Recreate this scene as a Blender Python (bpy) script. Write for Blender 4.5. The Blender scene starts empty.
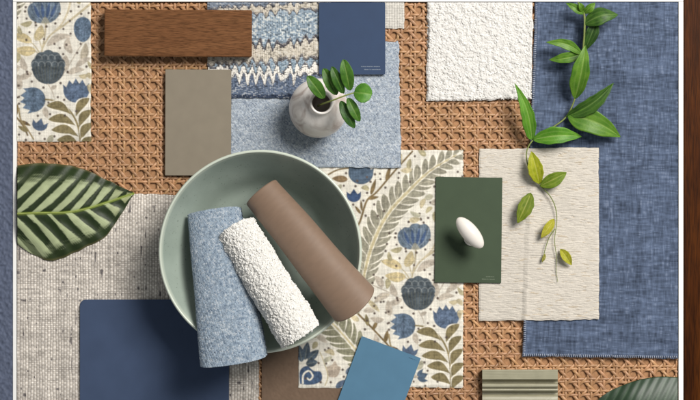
import bpy, bmesh, math, random
import numpy as np
from mathutils import Vector, Matrix

random.seed(7)
RNG = np.random.default_rng(11)
sc = bpy.context.scene
COL = sc.collection

# ------------------------------------------------------------------ camera, light, exposure
CAM_H = 1600.0                       # camera height in mm over the table; 1 mm = 1 photo pixel on the board
REF = 6.0                            # board plane the photo scale refers to
cam_d = bpy.data.cameras.new('camera')
cam = bpy.data.objects.new('camera', cam_d)
COL.objects.link(cam)
cam.location = (0, 0, (CAM_H + REF) / 1000)
cam.rotation_euler = (0, 0, 0)
cam_d.sensor_fit = 'HORIZONTAL'
cam_d.angle = 2 * math.atan(350.0 / CAM_H)
cam_d.clip_start = 0.01
cam_d.clip_end = 50
sc.camera = cam

world = bpy.data.worlds.new('World')
sc.world = world
world.use_nodes = True
world.node_tree.nodes['Background'].inputs[0].default_value = (0.93, 0.97, 1.0, 1)
world.node_tree.nodes['Background'].inputs[1].default_value = 0.225

key_d = bpy.data.lights.new('softbox', 'AREA')
key_d.shape = 'RECTANGLE'
key_d.size = 1.0
key_d.size_y = 1.0
key_d.energy = 83
key_d.color = (1.0, 0.965, 0.915)
key = bpy.data.objects.new('softbox', key_d)
COL.objects.link(key)
key.location = (1.10, 1.06, 2.0)
key.rotation_euler = (Vector((0, 0, 0)) - Vector(key.location)).to_track_quat('-Z', 'Y').to_euler()

vs = sc.view_settings
vs.view_transform = 'Standard'
vs.look = 'None'
vs.exposure = 0.0
vs.gamma = 1.0

# ------------------------------------------------------------------ helpers
def lin(c):
    c = np.asarray(c, float) / 255.0
    return np.where(c <= 0.04045, c / 12.92, ((c + 0.055) / 1.055) ** 2.4)

def P(x, y, z=REF):
    """photo position (pixel = mm on the board) of a point at height z mm -> metres"""
    k = (CAM_H + REF - z) / CAM_H
    return ((x - 350) * k / 1000, (200 - y) * k / 1000, z / 1000)

def Pn(x, y, z):
    k = (CAM_H + REF - z) / CAM_H
    return np.stack([(x - 350) * k / 1000, (200 - y) * k / 1000, z / 1000 + 0 * x], -1)

def vnoise(ny, nx, cy, cx, rng=RNG):
    """smooth value noise, about cy x cx cells over the grid, 0..1"""
    gy, gx = max(2, int(cy) + 2), max(2, int(cx) + 2)
    g = rng.random((gy + 1, gx + 1))
    ys = np.linspace(0, gy - 1.001, ny); xs = np.linspace(0, gx - 1.001, nx)
    yi = ys.astype(int); xi = xs.astype(int)
    fy = (ys - yi); fx = (xs - xi)
    fy = (fy * fy * (3 - 2 * fy))[:, None]; fx = (fx * fx * (3 - 2 * fx))[None, :]
    a = g[yi][:, xi]; b = g[yi][:, xi + 1]; c = g[yi + 1][:, xi]; d = g[yi + 1][:, xi + 1]
    return (a * (1 - fx) + b * fx) * (1 - fy) + (c * (1 - fx) + d * fx) * fy

def blur(a, r):
    for ax in (0, 1):
        p = np.pad(a, [(r + 1, r) if i == ax else (0, 0) for i in (0, 1)], mode='edge')
        c = np.cumsum(p, axis=ax)
        n = a.shape[ax]
        s1 = np.take(c, np.arange(2 * r + 1, 2 * r + 1 + n), axis=ax)
        s0 = np.take(c, np.arange(0, n), axis=ax)
        a = (s1 - s0) / (2 * r + 1)
    return a

def dilate(a, r):
    out = a.copy()
    for dy in range(-r, r + 1):
        for dx in range(-r, r + 1):
            out = np.maximum(out, np.roll(np.roll(a, dy, 0), dx, 1))
    return out

def bil(a, y, x):
    ny, nx = a.shape[:2]
    y = np.clip(y, 0, ny - 1.001); x = np.clip(x, 0, nx - 1.001)
    yi = y.astype(int); xi = x.astype(int); fy = y - yi; fx = x - xi
    if a.ndim == 3:
        fy = fy[..., None]; fx = fx[..., None]
    return (a[yi, xi] * (1 - fx) + a[yi, xi + 1] * fx) * (1 - fy) + (a[yi + 1, xi] * (1 - fx) + a[yi + 1, xi + 1] * fx) * fy

def sm(a, b, x):
    t = np.clip((x - a) / (b - a), 0, 1)
    return t * t * (3 - 2 * t)

def mesh_np(name, verts, quads, material, parent=None, loc=None, colors=None, smooth=True):
    """verts in world metres; object origin put at loc"""
    me = bpy.data.meshes.new(name)
    v = np.asarray(verts, np.float64).reshape(-1, 3)
    q = np.asarray(quads, np.int32).reshape(-1, 4)
    origin = np.array(loc if loc is not None else (0, 0, 0), float)
    if parent is not None:
        origin = np.array(parent.location)
    me.vertices.add(len(v)); me.vertices.foreach_set('co', (v - origin).astype(np.float32).ravel())
    me.loops.add(q.size); me.loops.foreach_set('vertex_index', q.ravel())
    me.polygons.add(len(q))
    me.polygons.foreach_set('loop_start', np.arange(0, q.size, 4, dtype=np.int32))
    me.polygons.foreach_set('loop_total', np.full(len(q), 4, np.int32))
    me.polygons.foreach_set('use_smooth', np.full(len(q), smooth, bool))
    me.update(calc_edges=True); me.validate()
    if colors is not None:
        ca = me.color_attributes.new('Col', 'FLOAT_COLOR', 'POINT')
        c = np.ones((len(v), 4), np.float32); c[:, :3] = np.asarray(colors).reshape(-1, 3)
        ca.data.foreach_set('color', c.ravel())
    me.materials.append(material)
    o = bpy.data.objects.new(name, me)
    COL.objects.link(o)
    if parent is not None:
        o.parent = parent
    else:
        o.location = origin
    return o

def grid_quads(ny, nx, off=0, wrap_x=False):
    i = np.arange(ny - 1)[:, None]; j = np.arange(nx if wrap_x else nx - 1)[None, :]
    j1 = (j + 1) % nx
    q = np.stack([i * nx + j + 0 * j1, (i + 1) * nx + j, (i + 1) * nx + j1, i * nx + j1], -1)
    return q.reshape(-1, 4) + off

def bm_obj(name, bm, material, parent=None, loc=(0, 0, 0), smooth=False):
    """bm in world metres"""
    origin = Vector(parent.location) if parent is not None else Vector(loc)
    bmesh.ops.translate(bm, vec=-origin, verts=bm.verts)
    bmesh.ops.recalc_face_normals(bm, faces=bm.faces)
    me = bpy.data.meshes.new(name); bm.to_mesh(me); bm.free()
    for p in me.polygons: p.use_smooth = smooth
    me.materials.append(material)
    o = bpy.data.objects.new(name, me); COL.objects.link(o)
    if parent is not None: o.parent = parent
    else: o.location = origin
    return o

def tag(o, label=None, cat=None, group=None, kind=None):
    if label: o['label'] = label
    if cat: o['category'] = cat
    if group: o['group'] = group
    if kind: o['kind'] = kind
    return o

def thing(name, label, cat, loc, group=None):
    o = bpy.data.objects.new(name, None); COL.objects.link(o)
    o.location = loc; o.empty_display_size = 0.02
    return tag(o, label, cat, group)

def lathe(profile, cx, cy, axis=lambda z: (0, 0), n=96):
    """profile [(r mm, z mm)], centre in world mm"""
    a = np.linspace(0, 2 * np.pi, n, endpoint=False)
    V = []
    for r, z in profile:
        sx, sy = axis(z)
        V.append(np.stack([(cx + sx + r * np.cos(a)) / 1000, (cy + sy + r * np.sin(a)) / 1000, np.full(n, z / 1000)], -1))
    V = np.array(V)
    return V.reshape(-1, 3), grid_quads(len(profile), n, wrap_x=True)[:, ::-1]

def smooth_profile(pts, n=8):
    """Catmull-Rom through points"""
    p = np.array(pts, float); out = []
    for i in range(len(p) - 1):
        p0 = p[max(i - 1, 0)]; p1 = p[i]; p2 = p[i + 1]; p3 = p[min(i + 2, len(p) - 1)]
        for t in np.linspace(0, 1, n, endpoint=False):
            out.append(0.5 * ((2 * p1) + (-p0 + p2) * t + (2 * p0 - 5 * p1 + 4 * p2 - p3) * t * t + (-p0 + 3 * p1 - 3 * p2 + p3) * t ** 3))
    out.append(p[-1])
    return np.array(out)

def tube(pts, radii, n=8):
    """world-metre points"""
    p = np.array(pts, float); r = np.broadcast_to(np.asarray(radii, float), (len(p),))
    t = np.gradient(p, axis=0); t /= np.linalg.norm(t, axis=1)[:, None] + 1e-12
    ref = np.array([0, 0, 1.0]) if abs(t[:, 2]).max() < 0.9 else np.array([0.3, 1, 0.1])
    u = np.cross(t, ref); u /= np.linalg.norm(u, axis=1)[:, None] + 1e-12
    w = np.cross(u, t)
    a = np.linspace(0, 2 * np.pi, n, endpoint=False)
    V = p[:, None] + r[:, None, None] * (u[:, None] * np.cos(a)[None, :, None] + w[:, None] * np.sin(a)[None, :, None])
    return V.reshape(-1, 3), grid_quads(len(p), n, wrap_x=True)

# ------------------------------------------------------------------ materials
def new_mat(name):
    m = bpy.data.materials.new(name); m.use_nodes = True
    nt = m.node_tree
    return m, nt, nt.nodes['Principled BSDF']

def N(nt, t, **kw):
    n = nt.nodes.new(t)
    for k, v in kw.items():
        if k in n.inputs: n.inputs[k].default_value = v
        else: setattr(n, k, v)
    return n

def coords(nt, scale=(1, 1, 1), rot=(0, 0, 0)):
    tc = N(nt, 'ShaderNodeTexCoord'); mp = N(nt, 'ShaderNodeMapping')
    mp.inputs['Scale'].default_value = scale; mp.inputs['Rotation'].default_value = rot
    nt.links.new(tc.outputs['Object'], mp.inputs['Vector'])
    return mp.outputs['Vector']

def add_bump(nt, b, height, strength=0.3, dist=0.0005):
    bp = N(nt, 'ShaderNodeBump'); bp.inputs['Strength'].default_value = strength; bp.inputs['Distance'].default_value = dist
    nt.links.new(height, bp.inputs['Height'])
    if b.inputs['Normal'].links:
        nt.links.new(b.inputs['Normal'].links[0].from_socket, bp.inputs['Normal'])
    nt.links.new(bp.outputs['Normal'], b.inputs['Normal'])

def plain(name, rgb, rough=0.5, spec=0.5, noise=None, bump=None, var=0.08, coat=0.0):
    """solid colour broken up by soft noise; noise / bump are scales per metre"""
    m, nt, b = new_mat(name)
    b.inputs['Roughness'].default_value = rough
    b.inputs['Specular IOR Level'].default_value = spec
    b.inputs['Coat Weight'].default_value = coat
    c = lin(rgb)
    if noise:
        nz = N(nt, 'ShaderNodeTexNoise'); nz.inputs['Scale'].default_value = noise; nz.inputs['Detail'].default_value = 6
        nt.links.new(coords(nt), nz.inputs['Vector'])
        rp = N(nt, 'ShaderNodeValToRGB')
        rp.color_ramp.elements[0].position = 0.3; rp.color_ramp.elements[1].position = 0.7
        rp.color_ramp.elements[0].color = (*(c * (1 - var)), 1); rp.color_ramp.elements[1].color = (*(c * (1 + var)), 1)
        nt.links.new(nz.outputs['Fac'], rp.inputs['Fac']); nt.links.new(rp.outputs['Color'], b.inputs['Base Color'])
        rr = N(nt, 'ShaderNodeMapRange'); rr.inputs['To Min'].default_value = rough - 0.06; rr.inputs['To Max'].default_value = min(1, rough + 0.06)
        nt.links.new(nz.outputs['Fac'], rr.inputs['Value']); nt.links.new(rr.outputs['Result'], b.inputs['Roughness'])
    else:
        b.inputs['Base Color'].default_value = (*c, 1)
    if bump:
        nz2 = N(nt, 'ShaderNodeTexNoise'); nz2.inputs['Scale'].default_value = bump[0]; nz2.inputs['Detail'].default_value = 3
        nt.links.new(coords(nt), nz2.inputs['Vector'])
        add_bump(nt, b, nz2.outputs['Fac'], bump[1], bump[2] if len(bump) > 2 else 0.0004)
    return m

def vcol(name, rough=0.9, spec=0.2, sheen=0.0, weave=None, fuzz=None, trans=0.0, var=0.0):
    """colour woven or grown into the piece (attribute Col) plus fine thread relief"""
    m, nt, b = new_mat(name)
    b.inputs['Roughness'].default_value = rough
    b.inputs['Specular IOR Level'].default_value = spec
    b.inputs['Sheen Weight'].default_value = sheen
    b.inputs['Sheen Roughness'].default_value = 0.5
    at = N(nt, 'ShaderNodeVertexColor', layer_name='Col')
    out = at.outputs['Color']
    if var:
        nz = N(nt, 'ShaderNodeTexNoise'); nz.inputs['Scale'].default_value = 900; nz.inputs['Detail'].default_value = 2
        nt.links.new(coords(nt), nz.inputs['Vector'])
        mr = N(nt, 'ShaderNodeMapRange'); mr.inputs['From Min'].default_value = 0.25; mr.inputs['From Max'].default_value = 0.75
        mr.inputs['To Min'].default_value = 1 - var; mr.inputs['To Max'].default_value = 1 + var
        nt.links.new(nz.outputs['Fac'], mr.inputs['Value'])
        mx = N(nt, 'ShaderNodeVectorMath', operation='SCALE')
        nt.links.new(out, mx.inputs[0]); nt.links.new(mr.outputs['Result'], mx.inputs['Scale'])
        out = mx.outputs['Vector']
    nt.links.new(out, b.inputs['Base Color'])
    if weave:
        hs = []
        for rot in (0, math.pi / 2):
            w = N(nt, 'ShaderNodeTexWave', wave_type='BANDS', bands_direction='X')
            w.inputs['Scale'].default_value = weave[0]; w.inputs['Distortion'].default_value = 1.2
            w.inputs['Detail'].default_value = 2; w.inputs['Detail Scale'].default_value = 2
            nt.links.new(coords(nt, rot=(0, 0, rot)), w.inputs['Vector']); hs.append(w.outputs['Fac'])
        mx = N(nt, 'ShaderNodeMath', operation='MULTIPLY')
        nt.links.new(hs[0], mx.inputs[0]); nt.links.new(hs[1], mx.inputs[1])
        add_bump(nt, b, mx.outputs[0], weave[1], 0.0004)
    if fuzz:
        nz = N(nt, 'ShaderNodeTexNoise'); nz.inputs['Scale'].default_value = fuzz[0]; nz.inputs['Detail'].default_value = 4
        nt.links.new(coords(nt), nz.inputs['Vector']); add_bump(nt, b, nz.outputs['Fac'], fuzz[1], 0.0006)
    if trans:
        tr = N(nt, 'ShaderNodeBsdfTranslucent'); mxs = N(nt, 'ShaderNodeMixShader'); mxs.inputs[0].default_value = trans
        o = nt.nodes['Material Output']
        nt.links.new(out, tr.inputs['Color']); nt.links.new(b.outputs[0], mxs.inputs[1]); nt.links.new(tr.outputs[0], mxs.inputs[2])
        nt.links.new(mxs.outputs[0], o.inputs['Surface'])
    return m

def wood(name, dark, mid, light, axis='X', scale=1.0, rough=0.5):
    m, nt, b = new_mat(name)
    b.inputs['Roughness'].default_value = rough
    b.inputs['Specular IOR Level'].default_value = 0.07
    st = (9 * scale, 130 * scale, 130 * scale) if axis == 'X' else (130 * scale, 9 * scale, 130 * scale)
    fi = (85 * scale, 1250 * scale, 1250 * scale) if axis == 'X' else (1300 * scale, 60 * scale, 1300 * scale)
    n1 = N(nt, 'ShaderNodeTexNoise'); n1.inputs['Scale'].default_value = 1; n1.inputs['Detail'].default_value = 5; n1.inputs['Distortion'].default_value = 0.6
    n2 = N(nt, 'ShaderNodeTexNoise'); n2.inputs['Scale'].default_value = 1; n2.inputs['Detail'].default_value = 3
    nt.links.new(coords(nt, st), n1.inputs['Vector']); nt.links.new(coords(nt, fi), n2.inputs['Vector'])
    r1 = N(nt, 'ShaderNodeValToRGB'); cr = r1.color_ramp
    cr.elements[0].position = 0.28; cr.elements[1].position = 0.74
    cr.elements[0].color = (*lin(dark), 1); cr.elements[1].color = (*lin(light), 1)
    e = cr.elements.new(0.5); e.color = (*lin(mid), 1)
    nt.links.new(n1.outputs['Fac'], r1.inputs['Fac'])
    r2 = N(nt, 'ShaderNodeMapRange'); r2.inputs['From Min'].default_value = 0.36; r2.inputs['From Max'].default_value = 0.56
    r2.inputs['To Min'].default_value = 0.5; r2.inputs['To Max'].default_value = 1.06
    nt.links.new(n2.outputs['Fac'], r2.inputs['Value'])
    sc_ = N(nt, 'ShaderNodeVectorMath', operation='SCALE')
    nt.links.new(r1.outputs['Color'], sc_.inputs[0]); nt.links.new(r2.outputs['Result'], sc_.inputs['Scale'])
    nt.links.new(sc_.outputs['Vector'], b.inputs['Base Color'])
    add_bump(nt, b, n2.outputs['Fac'], 0.5, 0.0003)
    return m

# ------------------------------------------------------------------ setting: white table, slim raised lips added to stand in for flat collage borders
M_white = plain('white_laminate', (244, 243, 240), 0.55, 0.3, noise=20, var=0.02)
bm = bmesh.new()
def bm_box(bm, x0, x1, y0, y1, z0, z1):
    """x,y world mm"""
    vs_ = [bm.verts.new((x / 1000, y / 1000, z / 1000)) for z in (z0, z1) for x, y in ((x0, y0), (x1, y0), (x1, y1), (x0, y1))]
    for f in ((3, 2, 1, 0), (4, 5, 6, 7), (0, 1, 5, 4), (1, 2, 6, 5), (2, 3, 7, 6), (3, 0, 4, 7)):
        bm.faces.new([vs_[i] for i in f])
bm_box(bm, -900, 900, -700, 700, -20, 0)
BX0, BX1, BY1 = 17.0, 678.0, 2.0
bm_box(bm, 13.3 - 350, 16.7 - 350, -300, 197.9, 0.0, 7.5)
bm_box(bm, 678.4 - 350, 683.0 - 350, -300, 197.9, 0.0, 7.5)
bm_box(bm, 13.3 - 350, 683.0 - 350, 198.2, 203, 0.0, 7.5)
tag(bm_obj('tabletop_with_borders', bm, M_white), kind='structure')

# height field of what already lies on the table (mm), indexed [y][x] in board mm
HH = np.full((460, 720), 5.2)
YY, XX = np.mgrid[0:460, 0:720]

# ------------------------------------------------------------------ side panels
def panel_grid(name, x0, x1, y0, y1, z1, res, disp, colr, material, label, cat):
    nx = int((x1 - x0) / res) + 1; ny = int((y1 - y0) / res) + 1
    X, Y = np.meshgrid(np.linspace(x0, x1, nx), np.linspace(y0, y1, ny))
    Z = z1 + disp(X, Y)
    return slab_from_grid(name, X, Y, Z, np.full_like(Z, 0.05), colr(X, Y), material, label, cat)

def slab_from_grid(name, X, Y, Z, B, C, material, label, cat, parent=None, roundedge=0.35):
    """top surface Z over base B (mm), closed by a skirt and an underside"""
    ny, nx = X.shape
    top = Pn(X, Y, Z)
    loc = np.array(P(float(X.mean()), float(Y.mean()), float(B.min())))
    ring = np.concatenate([np.arange(nx), np.arange(1, ny) * nx + nx - 1,
                           (ny - 1) * nx + np.arange(nx - 2, -1, -1), np.arange(ny - 2, 0, -1) * nx])
    bot = Pn(X, Y, B).reshape(-1, 3)[ring]
    nr = len(ring); off = ny * nx
    i = np.arange(nr); j = (i + 1) % nr
    qs = np.stack([ring[i], ring[j], off + j, off + i], -1)
    # coarse underside from the ring: opposite edges joined strip by strip
    V = np.concatenate([top.reshape(-1, 3), bot])
    a = np.arange(nx - 1)
    under = np.stack([off + a, off + a + 1, off + (nx - 1) + (ny - 1) + (nx - 1) - a - 1, off + (nx - 1) + (ny - 1) + (nx - 1) - a], -1)
    under[-1, 2] = off + nx - 1 + ny - 1
    Q = np.concatenate([grid_quads(ny, nx), qs[:, ::-1], under])
    Cc = np.asarray(C).reshape(-1, 3)
    Cc = np.concatenate([Cc, Cc[ring]])
    o = mesh_np(name, V, Q, material, loc=loc, colors=Cc)
    return tag(o, label, cat)

def n2(X, cy, cx, seed):
    return vnoise(X.shape[0], X.shape[1], cy, cx, np.random.default_rng(seed))

M_leather = vcol('blue_pebbled_leather', 0.6, 0.15, 0.0, fuzz=(1500, 0.3))
def left_disp(X, Y):
    return 1.1 * n2(X, 190, 22, 5) ** 1.5 + 0.4 * n2(X, 300, 40, 6)
panel_grid('leather_strip', -40, 12.9, -40, 440, 7.5, 0.8, left_disp,
           lambda X, Y: lin((90, 98, 118)) * (0.80 + 0.36 * n2(X, 260, 36, 7))[..., None],
           M_leather, 'slate blue grained leather strip along the left edge of the picture', 'leather strip')
M_dwood = wood('dark_walnut', (44, 18, 2), (66, 31, 4), (82, 42, 8), 'Y', 1.0, 0.45)
bm = bmesh.new()
bm_box(bm, 683.6 - 350, 740 - 350, -240, 240, 0.05, 8)
bmesh.ops.bevel(bm, geom=bm.edges[:], offset=0.0006, segments=2, affect='EDGES')
tag(bm_obj('walnut_plank', bm, M_dwood, loc=(0.361, 0, 0.00005)), 'dark walnut plank standing along the right edge of the picture', 'plank')

# ------------------------------------------------------------------ woven cane sheet
CANE_TONE = vnoise(60, 92, 16, 24, np.random.default_rng(90)) * 0.6 + 0.4 * vnoise(60, 92, 5, 7, np.random.default_rng(91))
PITCH_X, PITCH_Y = 12.65, 12.55
def cane():
    root = thing('cane_sheet', 'tan woven cane webbing sheet lying under all the samples', 'cane sheet', (0, -0.02, 0.0))
    bm = bmesh.new()
    bm_box(bm, BX0 - 350, BX1 - 350, -235, 197.9, 0.05, 2.4)
    bm_obj('backing', bm, M_back, root)
    V, Q, C = [], [], []
    off = 0
    rng = np.random.default_rng(3)
    cs = np.linspace(0, 2 * np.pi, 8, endpoint=False)
    def strand(p0, p1, zf, a, b, step):
        nonlocal off
        p0 = np.array(p0, float); p1 = np.array(p1, float)
        L = np.linalg.norm(p1 - p0)
        if L < 6: return
        n = max(3, int(L / step))
        t = np.linspace(0, 1, n)
        d = (p1 - p0) / L; nrm = np.array([-d[1], d[0]])
        wob = 0.42 * (vnoise(1, n, 1, L / 9, rng)[0] - 0.5) * 2 + 0.55 * (vnoise(1, n, 1, L / 50, rng)[0] - 0.5) * 2
        p = p0 + (p1 - p0) * t[:, None] + nrm * wob[:, None]
        z = zf(p[:, 0], p[:, 1])
        wid = a * (0.92 + 0.16 * vnoise(1, n, 1, L / 20, rng)[0])
        pts = np.empty((n, 8, 3))
        pts[..., 0] = p[:, None, 0] + nrm[0] * wid[:, None] * np.cos(cs)
        pts[..., 1] = p[:, None, 1] + nrm[1] * wid[:, None] * np.cos(cs)
        pts[..., 2] = z[:, None] + b * np.sin(cs)
        V.append(Pn(pts[..., 0], pts[..., 1], pts[..., 2]).reshape(-1, 3))
        base = lin((172, 131, 95)) * (0.86 + 0.28 * rng.random()) * np.array([1, 1 + 0.02 * rng.normal(), 1 + 0.03 * rng.normal()])
        al = 0.85 + 0.3 * vnoise(1, n, 1, L / 8, rng)[0]
        al = al * (0.84 + 0.32 * bil(CANE_TONE, p[:, 1] / 8, p[:, 0] / 8))
        C.append(np.repeat(base[None] * al[:, None], 8, 0))
        Q.append(grid_quads(n, 8, off, wrap_x=True)); off += n * 8
    px, py = PITCH_X, PITCH_Y
    x0, x1, y0, y1 = BX0 + .9, BX1 - .9, BY1 + .9, 434.0
    d = 1.65
    i = 0
    for i in range(int((x1 - x0) / px) + 2):
        for s in (-d, d):
            x = 96.5 - 7 * px + i * px + s
            if not x0 < x < x1: continue
            sg = 1 if s > 0 else -1
            strand((x, y0), (x, y1), lambda X, Y, sg=sg: 3.85 + sg * 0.6 * np.sin(2 * np.pi * (Y - 67) / py + 0.8), 1.36, 0.95, 1.5)
    for j in range(-6, int((y1 - y0) / py) + 2):
        for s in (-d, d):
            y = 66.5 + j * py + s
            if not y0 < y < y1: continue
            sg = 1 if s > 0 else -1
            strand((x0, y), (x1, y), lambda X, Y, sg=sg: 4.05 - sg * 0.6 * np.sin(2 * np.pi * (X - 96.5) / px + 0.8), 1.36, 0.95, 1.5)
    # diagonals cut the four corners of every open square
    for sgn in (1, -1):
        for k in range(-60, 110):
            # line: (x-96.5)/px - sgn*(y-66.5)/py = k + 0.5
            c = k + 0.5
            pts = []
            def yx(x): return 66.5 + sgn * py * ((x - 96.5) / px - c)
            xa, xb = x0, x1
            ya, yb = yx(xa), yx(xb)
            if sgn > 0:
                if ya < y0: xa = 96.5 + px * (c + (y0 - 66.5) / py)
                if yb > y1: xb = 96.5 + px * (c + (y1 - 66.5) / py)
            else:
                if ya > y1: xa = 96.5 + px * (c - (y1 - 66.5) / py)
                if yb < y0: xb = 96.5 + px * (c - (y0 - 66.5) / py)
            if xa >= xb or xa > x1 or xb < x0: continue
            strand((xa, yx(xa)), (xb, yx(xb)),
                   lambda X, Y, sgn=sgn: (4.15 if sgn > 0 else 3.75) + sgn * 1.1 * np.cos(2 * np.pi * (X - 96.5) / px),
                   1.5 if sgn > 0 else 1.4, 0.75, 1.2)
    mesh_np('cane_weave', np.concatenate(V), np.concatenate(Q), M_cane, root, colors=np.concatenate(C))
M_back = plain('cane_backing', (166, 126, 92), 0.75, 0.1, noise=300, var=0.2, bump=(600, 0.4))
M_cane = vcol('cane_strand', 0.42, 0.4, fuzz=(700, 0.15), var=0.12)
cane()

# ------------------------------------------------------------------ draped fabrics
def splat(ny, nx, res, count, rx, ry, amp, ang=None, seed=1, jit=0.4):
    """relief of many small overlapping tufts (mm), density given as a count"""
    rng = np.random.default_rng(seed)
    h = np.zeros((ny, nx)); ident = np.zeros((ny, nx))
    cx = rng.random(count) * nx; cy = rng.random(count) * ny
    for k in range(count):
        s = 1 + jit * rng.normal(); s = min(max(s, 0.5), 1.7)
        a = rng.random() * np.pi if ang is None else ang + (0.10 if ang == 0 else 0.45) * rng.normal()
        ra, rb = rx * s / res, ry * s / res
        R = int(max(ra, rb)) + 2
        xa, xb = max(0, int(cx[k]) - R), min(nx, int(cx[k]) + R + 1)
        ya, yb = max(0, int(cy[k]) - R), min(ny, int(cy[k]) + R + 1)
        if xa >= xb or ya >= yb: continue
        y, x = np.mgrid[ya:yb, xa:xb]
        dx = x - cx[k]; dy = y - cy[k]
        u = (dx * math.cos(a) + dy * math.sin(a)) / ra; v = (-dx * math.sin(a) + dy * math.cos(a)) / rb
        q = 1 - u * u - v * v
        z = amp * (0.55 + 0.45 * rng.random()) * np.sqrt(np.clip(q, 0, 1))
        sub = h[ya:yb, xa:xb]
        up = z > sub
        sub[up] = z[up]
        ident[ya:yb, xa:xb][up] = rng.random()
    return h, ident

def drape(name, quad, thick, res, relief, material, label, cat, soft=4, fray=0.5, wave=0.0, seed=1, cut=True, edge_drop=0.6, flushed=()):
    """a sheet of cloth lying over whatever is below it. quad = TL,TR,BR,BL photo points"""
    global HH
    TL, TR, BR, BL = [np.array(q, float) for q in quad]
    w = max(np.linalg.norm(TR - TL), np.linalg.norm(BR - BL)); h = max(np.linalg.norm(BL - TL), np.linalg.norm(BR - TR))
    nx = int(w / res) + 1; ny = int(h / res) + 1
    u, v = np.meshgrid(np.linspace(0, 1, nx), np.linspace(0, 1, ny))
    G = (TL * ((1 - u) * (1 - v))[..., None] + TR * (u * (1 - v))[..., None] + BR * (u * v)[..., None] + BL * ((1 - u) * v)[..., None])
    X, Y = G[..., 0].copy(), G[..., 1].copy()
    rng = np.random.default_rng(seed)
    # slightly irregular cut edges
    def en(n): return (vnoise(1, n, 1, n * res / 5, rng)[0] - 0.5) * 2 * fray + (vnoise(1, n, 1, n * res / 40, rng)[0] - 0.5) * 2.2 * fray
    for side, nn in (('l', ny), ('r', ny), ('t', nx), ('b', nx)):
        if side in flushed: continue
        e = en(nn)
        if side == 'l': X += e[:, None] * sm(6, 0, u * w)
        if side == 'r': X += e[:, None] * sm(6, 0, (1 - u) * w)
        if side == 't': Y += e[None, :] * sm(6, 0, v * h)
        if side == 'b': Y += e[None, :] * sm(6, 0, (1 - v) * h)
    base = np.maximum(blur(dilate(HH, 1), soft), HH)
    B = bil(base, Y, X)
    B = blur(B, max(1, int(2.0 / res)))
    wv = wave * (vnoise(ny, nx, h / 60, w / 60, rng)) if wave else 0
    rel, C = relief(X, Y, u * w, v * h, res)
    edge = np.minimum(np.minimum(u * w + (99 if 'l' in flushed else 0), (1 - u) * w + (99 if 'r' in flushed else 0)), np.minimum(v * h, (1 - v) * h))
    Z = B + 0.25 + thick + wv + rel - edge_drop * (1 - sm(0, 1.6, edge))
    o = slab_from_grid(name, X, Y, Z, B + 0.05, C, material, label, cat)
    # what lies on it now
    xi0, xi1 = int(max(0, X.min())), int(min(719, X.max())); yi0, yi1 = int(max(0, Y.min())), int(min(459, Y.max()))
    gy, gx = np.mgrid[yi0:yi1 + 1, xi0:xi1 + 1]
    inside = np.ones(gy.shape, bool)
    for a, b in ((TL, TR), (TR, BR), (BR, BL), (BL, TL)):
        inside &= ((b[0] - a[0]) * (gy - a[1]) - (b[1] - a[1]) * (gx - a[0])) >= -0.5
    # nearest grid sample of Z by inverting the (near affine) quad
    uu = (gx - xi0) / max(1, xi1 - xi0) * (nx - 1); vv = (gy - yi0) / max(1, yi1 - yi0) * (ny - 1)
    Zs = bil(blur(Z, max(1, int(1 / res))), vv, uu) + 0.15
    HH[yi0:yi1 + 1, xi0:xi1 + 1] = np.where(inside, np.maximum(Zs, HH[yi0:yi1 + 1, xi0:xi1 + 1]), HH[yi0:yi1 + 1, xi0:xi1 + 1])
    return o

def rect(x0, y0, x1, y1, skew=(0, 0, 0, 0)):
    return [(x0 + skew[0], y0), (x1 + skew[1], y0), (x1 + skew[2], y1), (x0 + skew[3], y1)]

# ---- tweed
def tweed(X, Y, U, Vv, res):
    """plain weave: pale warp running down, greyer weft across, dark slubs here and there"""
    ny, nx = X.shape
    p, q = 2.75, 2.0
    rng = np.random.default_rng(21)
    wob_x = (vnoise(ny, nx, ny * res / 18, nx * res / 5, rng) - .5) * 1.3
    wob_y = (vnoise(ny, nx, ny * res / 5, nx * res / 18, rng) - .5) * 1.1
    a = (U + wob_x) / p; b = (Vv + wob_y) / q
    ia = np.floor(a).astype(int); ib = np.floor(b).astype(int)
    ia -= ia.min(); ib -= ib.min()
    par = ((ia + ib) % 2).astype(float)
    fa = a - np.floor(a); fb = b - np.floor(b)
    ca = np.clip(1 - (2.15 * fa - 1.075) ** 2, 0, 1); cb = np.clip(1 - (2.15 * fb - 1.075) ** 2, 0, 1)
    over = ca ** .5 * (0.35 + 0.65 * cb ** .7); und = cb ** .5 * (0.35 + 0.65 * ca ** .7)
    h = 1.0 * np.maximum(np.where(par > 0, over, und * 0.8), 0.72 * ca ** .5)
    gap = np.minimum(ca, cb + 0.12)
    tw = np.random.default_rng(22)
    warp = tw.normal(size=ia.max() + 2) * 0.07; weft = tw.normal(size=ib.max() + 2) * 0.07
    run = vnoise(ny, nx, ny * res / 6, nx * res / 2.2, rng); run2 = vnoise(ny, nx, ny * res / 2.4, nx * res / 8, rng)
    C = np.where((par > 0)[..., None], lin((222, 215, 206)), lin((198, 190, 180)))
    C = C * (1 + warp[ia] + weft[ib] + 0.35 * (run - .5) + 0.35 * (run2 - .5))[..., None]
    gap_shade = (1 - sm(0.02, 0.5, gap))[..., None] * 0.7  # shade between the threads, painted into the cloth colour
    C = C * (1 - gap_shade) + lin((112, 104, 98)) * gap_shade
    g = sm(0.70, 0.90, run)[..., None] * 0.55 * (par > 0)[..., None]
    C = C * (1 - g) + lin((128, 122, 120)) * g
    dk = (sm(0.86, 0.95, run) * (run2 > 0.3))[..., None]
    C = C * (1 - dk * .85) + lin((72, 68, 72)) * dk * .85
    return h, C
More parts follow.
